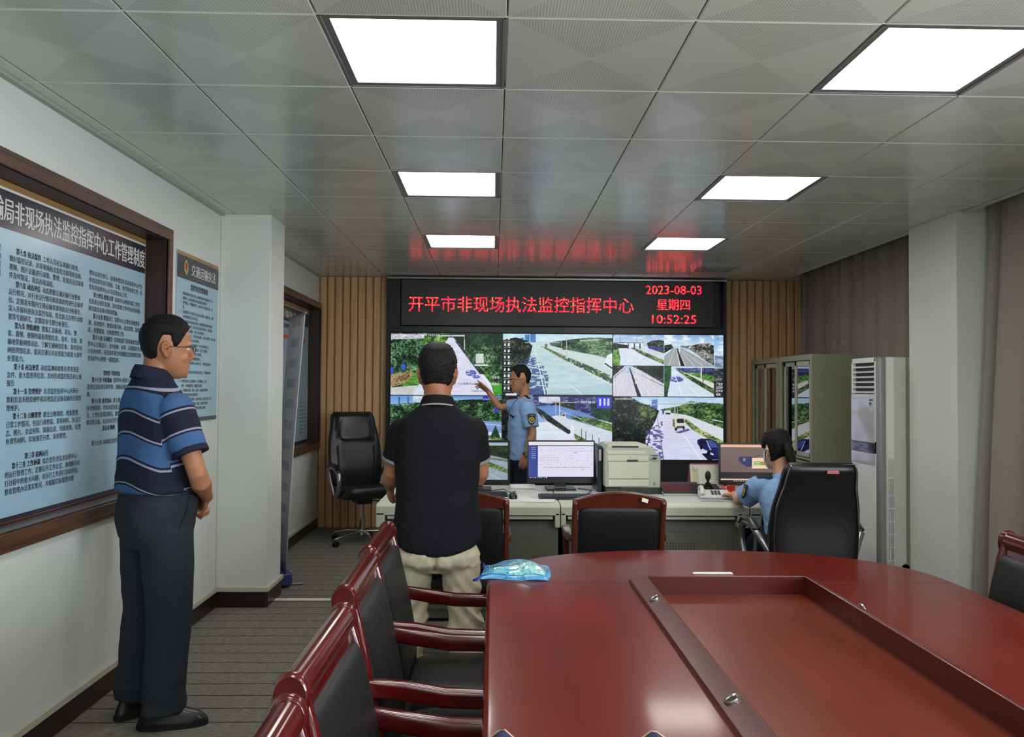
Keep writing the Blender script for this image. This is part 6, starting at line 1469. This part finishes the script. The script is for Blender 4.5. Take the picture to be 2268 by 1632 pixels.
tr_.loft([sell(0, -.0, z, hw, hd, 2.5) for z, hw, hd in ((.595, .165, .09), (.64, .192, .145), (.68, .200, .152), (.73, .192, .140), (.77, .17, .11))])
leg(tr_, (-.105, .0, .68), (-.128, .015, .40), (-.140, -.01, .06), (.098, .082, .074)); leg(tr_, (.108, .0, .68), (.138, .005, .40), (.150, .0, .06), (.098, .084, .076))
o = obj('trousers', tr_, m_kh, p2_, rem=.0075, sm=4)
def fk(x, y, z):
    s_ = 1 if x > 0 else -1; w = min(1, max(.25, (.62 - z) / .25)) if z < .62 else .6
    a = nz(x * 5 + 3, y * 5, z * 13 + s_ * x * 16 * 1.0); b_ = nz(x * 12, y * 12, z * 26 - s_ * x * 12)
    return .024 * w * ((1 - abs(a) * 2.6)) * .6 + .004 * b_ - .020 * math.exp(-((x - .0) / .014) ** 2) * (z > .60) * (y < 0)
wrinkle(o, fk)
m_sh2 = M('dark_shoe', (34, 30, 28), .4); shoe(p2_, (-.14, .0, 0), R(8), m_sh2, 1.0); shoe(p2_, (.15, .0, 0), R(-8), m_sh2, 1.0)

# ------------------------------------------------------------------ 3: officer pointing at the video wall
m_unif = cloth('light_blue_uniform', (134, 168, 212), .8, .1); m_navt = cloth('navy_uniform_trousers', (30, 34, 52)); m_patch = M('patch_black', (26, 26, 30), .6); m_gold = M('patch_gold', (196, 172, 60), .5)
p3_ = thing('person', 'officer in a light blue uniform shirt and glasses pointing at the video wall', 'person', (.262, 7.20, 0), R(100))
h3 = mk_head((-.005, .020, 1.555), R(-8), R(-4), .95)
b = MB(); head_mb(b, h3, (0, -.03, 1.365), .050)
rings_body(b, [(.85, 0, 0, .13, .09), (1.05, 0, .0, .13, .09), (1.22, 0, 0, .14, .08), (1.31, 0, -.02, .10, .065), (1.36, 0, -.03, .05, .05)])
LS, LE, LW = (-.170, -.02, 1.325), (-.205, -.050, 1.085), (-.205, .010, .885); RS, RE, RW = (.165, -.01, 1.325), (.215, .165, 1.300), (.245, .275, 1.450)
lathe_arm(b, LS, LE, LW, (.042, .035, .025)); lathe_arm(b, RS, RE, RW, (.042, .035, .025))
hand_mb(b, LW, (.02, .10, -.99), (-.98, 0, 0), -1, (22, 28, 18), 3, .96, thumb=(.45, .85, -.2)); hand_mb(b, RW, (.10, .70, .62), (.5, -.45, .75), 1, None, 4, .96, thumb=(.7, .6, -.3), curls=[(6, 8, 5), (20, 30, 20), (28, 38, 24), (34, 42, 26)])
for s_ in (-1, 1): leg(b, (s_ * .085, 0, .85), (s_ * .09, .0, .48), (s_ * .09, -.0, .08), (.07, .05, .035))
obj('body', b, m_skin, p3_, rem=.0046, sm=3); eyes(p3_, h3)
def off_line(a): return short_line(a) + (.006 if a < 1.2 else .012)
obj('hair', hair_mb(h3, off_line, .007, .022, .004, 9), m_hair, p3_, angle=80)
gl_ = MB()
for s_ in (-1, 1): gl_.tube([(s_ * .034 + .022 * math.cos(a), .099, .006 + .015 * math.sin(a)) for a in [2 * PI * k / 16 for k in range(17)]], .0016, 6, mx=h3); gl_.tube([(s_ * .056, .098, .010), (s_ * .078, .070, .010), (s_ * .080, .0, .008)], .0018, 6, mx=h3)
gl_.tube([(-.012, .100, .008), (.012, .100, .008)], .0016, 6, mx=h3); obj('glasses', gl_, m_blk, p3_)
sh = MB(); rings_body(sh, [(.835, 0, .0, .158, .120), (.845, 0, .0, .166, .128), (.92, 0, .0, .166, .130), (1.02, 0, .0, .162, .124), (1.14, 0, .002, .172, .122), (1.24, 0, -.004, .182, .116), (1.31, 0, -.014, .172, .104), (1.345, 0, -.020, .130, .088), (1.37, 0, -.026, .080, .070), (1.385, 0, -.027, .062, .060)], 2.5)
sleeve(sh, (-.145, -.012, 1.325), LE, .80, .076, .070, arm=.044); sleeve(sh, (.135, -.006, 1.320), RE, .60, .070, .066, side=(0, 0, 1), arm=.044)
o = obj('uniform_shirt', sh, m_unif, p3_, rem=.006, sm=3); wrinkle(o, folds(.005, 9, 12, .8, 1.4))
# collar with points, placket, patches
collar(p3_, (0, -.026, 1.362), .058, .046, m_unif, .30, .022, .004)
for s_ in (-1, 1): obj('collar_point', MB().add([(s_ * .010, .062, 1.365), (s_ * .056, .030, 1.385), (s_ * .085, .055, 1.335), (s_ * .042, .100, 1.290), (s_ * .010, .070, 1.360), (s_ * .056, .038, 1.380), (s_ * .085, .063, 1.331), (s_ * .042, .107, 1.287)], [(0, 1, 2, 3), (7, 6, 5, 4), (0, 4, 5, 1), (1, 5, 6, 2), (2, 6, 7, 3), (3, 7, 4, 0)]), m_unif, p3_, bevel=.002)
o = obj('shoulder_board', MB().box(-.026, .026, -.052, .052, .0, .008), m_patch, p3_, bevel=.003); o.location = (-.150, -.012, 1.400); o.rotation_euler = (0, R(-38), R(90)); o['label'] = 'black shoulder board'
mb = MB().tube([(-.014, -.02, .009), (0, -.034, .009), (.014, -.02, .009)], .002, 6).tube([(-.014, .0, .009), (0, -.014, .009), (.014, .0, .009)], .002, 6); mb.ball((0, .022, .009), (.006, .006, .003)); obj('rank_mark', mb, M('rank_white', (190, 180, 160), .4), o)
def patch(parent, mx, s=1.0):
    P_ = [(-.034, .040), (-.012, .046), (0, .042), (.012, .046), (.034, .040), (.032, .0), (.024, -.030), (0, -.050), (-.024, -.030), (-.032, .0)]
    o = obj('sleeve_badge', MB().prism([(x * s, y * s) for x, y in P_], 'z', -.004, .003, mx), m_patch, parent); q = MB().lathe([(.0, .003), (.023 * s, .003), (.023 * s, .0045), (0, .0045)], mx=mx @ Matrix.Translation((0, -.006 * s, 0)), n=24); obj('badge_disc', q, m_gold, o)
    q = MB().lathe([(.0, .0045), (.016 * s, .0045), (.016 * s, .0052), (0, .0052)], mx=mx @ Matrix.Translation((0, -.006 * s, 0)), n=20); obj('badge_field', q, m_patch, o); q = MB().add([(x * s, y * s, .0058) for x, y in ((-.010, -.010), (.010, -.010), (.006, .0), (.0, .008), (-.006, .0))], [tuple(range(5))], mx); obj('badge_wing', q, m_gold, o, nofix=True)
    q = MB(); q.box(-.020 * s, .020 * s, .027 * s, .034 * s, .003, .0042, mx); obj('badge_band', q, M('badge_grey', (120, 110, 70), .5), o); o['label'] = 'black and gold shield sleeve badge'
mxp = Matrix.Translation((-.2515, -.034, 1.215)) @ Matrix.Rotation(R(-86), 4, 'Z') @ Matrix.Rotation(R(90), 4, 'X') @ Matrix.Rotation(R(180), 4, 'Y')
bz = V((-1, -.06, .10)).normalized(); by_ = (V((0, 0, 1)) - bz * bz.z).normalized(); bx2 = by_.cross(bz)
mxp = Matrix(((bx2.x, by_.x, bz.x, -.2555), (bx2.y, by_.y, bz.y, -.030), (bx2.z, by_.z, bz.z, 1.210), (0, 0, 0, 1))); patch(p3_, mxp, 1.1)
o = obj('name_tape', MB().box(-.034, .034, 0, .006, -.008, .008), m_patch, p3_, bevel=.001); o.location = (-.098, .112, 1.232); o.rotation_euler = (R(-4), R(-14), R(24))
tr_ = MB(); tr_.loft([sell(0, 0, z, hw, hd, 2.5) for z, hw, hd in ((.72, .13, .09), (.78, .155, .118), (.85, .160, .122), (.92, .150, .115), (.96, .142, .110))]); leg(tr_, (-.082, 0, .80), (-.09, .005, .46), (-.095, -.01, .05), (.088, .070, .064)); leg(tr_, (.082, 0, .80), (.09, .005, .46), (.095, -.01, .05), (.088, .070, .064))
o = obj('trousers', tr_, m_navt, p3_, rem=.008, sm=4); wrinkle(o, folds(.004, 7, 9)); shoe(p3_, (-.095, .0, 0), R(6), m_sh, .98); shoe(p3_, (.095, .0, 0), R(-6), m_sh, .98)
wt = MB(); Wv = V((-.205, .004, .905)); 
wt.tube([tuple(Wv + V((0, 0, -.011))), tuple(Wv + V((0, 0, -.009))), tuple(Wv + V((0, 0, .009))), tuple(Wv + V((0, 0, .011)))], [(.026, .026), (.030, .030), (.030, .030), (.026, .026)], 24, side=(1, 0, 0), rnd=False); w_ = obj('wrist_watch', wt, m_blk, p3_)
mb = MB().cyl(tuple(Wv + V((-.028, .006, 0))), tuple(Wv + V((-.040, .008, 0))), .020, n=24); obj('watch_case', mb, m_blk, w_); obj('watch_face', MB().cyl(tuple(Wv + V((-.0395, .008, 0))), tuple(Wv + V((-.0412, .008, 0))), .016, n=24), M('watch_dial', (110, 116, 124), .15), w_)

# ------------------------------------------------------------------ 4: seated woman with ponytail and face mask
p4 = thing('person', 'woman with black ponytail and face mask in a light blue shirt, seated at the desk', 'person', (1.765, 4.78, 0), R(8))
h4 = mk_head((-.005, .075, 1.112), R(4), R(-12), .96)
b = MB(); head_mb(b, h4, (0, .02, .955), .046)
rings_body(b, [(.50, 0, -.14, .14, .11), (.62, 0, -.10, .13, .10), (.78, 0, -.04, .13, .08), (.87, 0, -.005, .11, .07), (.93, 0, .01, .045, .042)])
LS, LE, LW = (-.150, .03, .905), (-.195, .175, .795), (-.130, .395, .800); RS, RE, RW = (.150, .03, .905), (.215, .17, .795), (.10, .42, .800)
lathe_arm(b, LS, LE, LW, (.042, .036, .024)); lathe_arm(b, RS, RE, RW, (.042, .036, .024))
hand_mb(b, LW, (-.25, .96, -.10), (0, .1, 1), -1, (12, 22, 16), 4, .88); hand_mb(b, RW, (-.2, .97, -.10), (0, .1, 1), 1, (12, 22, 16), 4, .88)
for s_ in (-1, 1): b.tube([(s_ * .09, -.12, .575), (s_ * .11, .06, .575), (s_ * .11, .125, .52), (s_ * .11, .13, .30), (s_ * .11, .13, .08)], [.07, .06, .055, .045, .035], 18)
obj('body', b, m_skin3, p4, rem=.0046, sm=3); eyes(p4, h4)
def wo_line(a):
    d = math.degrees(a); return .060 if d < 35 else (.060 - .055 * (d - 35) / 30 if d < 65 else (.005 if d < 82 else (.005 + .020 * min(1, (d - 82) / 6) if d < 100 else max(-.085, .025 - .11 * (d - 100) / 16))))
hr_ = obj('hair', hair_mb(h4, wo_line, .013, .010, .0015, 12), m_hair, p4, angle=80)
mb = MB().tube([(.0, -.098, .020), (0, -.125, .018), (0, -.138, -.02), (.004, -.140, -.08), (.008, -.132, -.14), (.010, -.125, -.19)], [(.018, .014), (.026, .020), (.032, .024), (.031, .024), (.024, .018), (.008, .006)], 18, side=(1, 0, 0), mx=h4); obj('ponytail', mb, m_hair, hr_, angle=80)
obj('hair_tie', MB().tube([(.0, -.100, .020), (0, -.112, .020)], [(.021, .017), (.021, .017)], 16, mx=h4), m_blk, hr_)
mk = MB(); rg = []
for j in range(9):
    z = -.112 + .110 * j / 8; rg.append([tuple(_hp(z, a, .005 + .010 * math.cos(a * .8) * math.sin(PI * (j + 1) / 10))) for a in [R(-78) + R(156) * k / 20 for k in range(21)]])
vs = [p for r_ in rg for p in r_]; fs = [(j * 21 + i, j * 21 + i + 1, (j + 1) * 21 + i + 1, (j + 1) * 21 + i) for j in range(8) for i in range(20)]
o = obj('face_mask', MB().add([tuple(h4 @ V(p)) for p in vs], fs), M('mask_white', (214, 220, 228), .8), p4, nofix=True); s_ = o.modifiers.new('t', 'SOLIDIFY'); s_.thickness = .002; s_.offset = 1
st = MB()
for s_ in (-1, 1):
    st.tube([tuple(_hp(-.01, s_ * R(77), .008)), (s_ * .083, -.002, .004), (s_ * .090, -.030, .020)], .0016, 6, mx=h4); st.tube([tuple(_hp(-.10, s_ * R(74), .006)), (s_ * .080, .0, -.04), (s_ * .084, -.028, -.012)], .0016, 6, mx=h4)
obj('mask_strap', st, M('strap_white', (225, 225, 225), .7), o)
mb = MB().tube([(-.082, -.004, .004), (-.088, -.022, .010), (-.088, -.036, .0)], [.003, .0035, .004], 8, mx=h4); obj('glasses_temple', mb, M('temple_white', (225, 222, 218), .3), p4)
sh = MB(); rings_body(sh, [(.500, 0, -.15, .165, .125), (.52, 0, -.145, .172, .132), (.60, 0, -.115, .158, .125), (.70, 0, -.075, .150, .115), (.78, 0, -.042, .158, .112), (.85, 0, -.012, .162, .105), (.90, 0, .005, .150, .092), (.93, 0, .012, .105, .075), (.950, 0, .016, .066, .058), (.960, 0, .018, .056, .052)], 2.5)
sleeve(sh, (-.125, .025, .905), LE, .80, .074, .068, arm=.045); sleeve(sh, (.125, .025, .905), RE, .74, .074, .068, arm=.045)
o = obj('uniform_shirt', sh, m_unif, p4, rem=.006, sm=3); wrinkle(o, folds(.006, 8, 18, .5, 1.0, .6)); collar(p4, (0, .018, .938), .052, .036, m_unif, .25, .016, .004)
o = obj('shoulder_board', MB().box(-.024, .024, -.050, .050, .0, .008), m_patch, p4, bevel=.003); o.location = (-.115, .024, .957); o.rotation_euler = (0, R(-28), R(90)); o['label'] = 'black shoulder board'
bz = V((-.95, .12, .25)).normalized(); by_ = (V((0, 0, 1)) - bz * bz.z).normalized(); bx2 = by_.cross(bz); patch(p4, Matrix(((bx2.x, by_.x, bz.x, -.2255), (bx2.y, by_.y, bz.y, .062), (bx2.z, by_.z, bz.z, .865), (0, 0, 0, 1))), .95)
tr_ = MB(); tr_.tube([(-.0, -.20, .555), (0, -.13, .56), (0, -.06, .565)], [(.150, .085), (.17, .10), (.15, .085)], 26, side=(1, 0, 0))
for s_ in (-1, 1): tr_.tube([(s_ * .085, -.12, .575), (s_ * .105, .05, .575), (s_ * .11, .122, .53), (s_ * .11, .128, .30), (s_ * .11, .128, .10)], [.090, .082, .076, .066, .058], 20)
o = obj('trousers', tr_, m_navt, p4, rem=.008, sm=3); shoe(p4, (-.11, .12, 0), R(4), m_sh, .9); shoe(p4, (.11, .12, 0), R(-4), m_sh, .9)
# ================================================================== camera, daylight, view
DAY = 125
cam = D.cameras.new('camera'); co_ = D.objects.new('camera', cam); COL.objects.link(co_)
fpx, yaw, pitch, roll = 1753.177, .02318744, .02354940, .00652559
cam.sensor_fit = 'HORIZONTAL'; cam.sensor_width = 36; cam.lens = fpx / 2268 * 36; cam.clip_start = .02
fw = V((math.sin(yaw) * math.cos(pitch), math.cos(yaw) * math.cos(pitch), math.sin(pitch))); r0 = V((math.cos(yaw), -math.sin(yaw), 0)); u0 = r0.cross(fw)
r1 = r0 * math.cos(roll) + u0 * math.sin(roll); u1 = -r0 * math.sin(roll) + u0 * math.cos(roll)
co_.matrix_world = Matrix(((r1.x, u1.x, -fw.x, 0), (r1.y, u1.y, -fw.y, 0), (r1.z, u1.z, -fw.z, 1.49), (0, 0, 0, 1)))
SC.camera = co_
w = D.worlds.new('sky'); SC.world = w; w.use_nodes = True; nt = w.node_tree; nt.nodes.clear()
sk_ = nt.nodes.new('ShaderNodeTexSky'); sk_.sky_type = 'NISHITA'; sk_.sun_elevation = R(55); sk_.sun_rotation = R(-120); sk_.sun_disc = False
bg = nt.nodes.new('ShaderNodeBackground'); bg.inputs[1].default_value = .12; ow = nt.nodes.new('ShaderNodeOutputWorld')
nt.links.new(sk_.outputs[0], bg.inputs[0]); nt.links.new(bg.outputs[0], ow.inputs[0])
for i, yc in enumerate((-1.65, .5)):      # daylight falling in through the two windows behind the viewer
    la = D.lights.new('window_daylight', 'AREA'); la.shape = 'RECTANGLE'; la.size = 1.55; la.size_y = 1.5; la.energy = DAY; la.color = (.90, .96, 1.0)
    lo = D.objects.new('window_daylight', la); COL.objects.link(lo); lo.location = (3.38, yc, 1.65); lo.rotation_euler = (0, R(90), 0); lo['kind'] = 'structure'
SC.view_settings.view_transform = 'Standard'; SC.view_settings.look = 'None'; SC.view_settings.exposure = 0; SC.view_settings.gamma = 1; SC.view_settings.use_curve_mapping = False
SC.cycles.use_adaptive_sampling = True; SC.cycles.adaptive_threshold = .03; SC.cycles.max_bounces = 7; SC.cycles.diffuse_bounces = 4; SC.cycles.glossy_bounces = 4; SC.cycles.transmission_bounces = 6; SC.cycles.transparent_max_bounces = 8
SC.cycles.use_denoising = True; SC.cycles.caustics_reflective = False; SC.cycles.caustics_refractive = False; SC.cycles.sample_clamp_indirect = 6
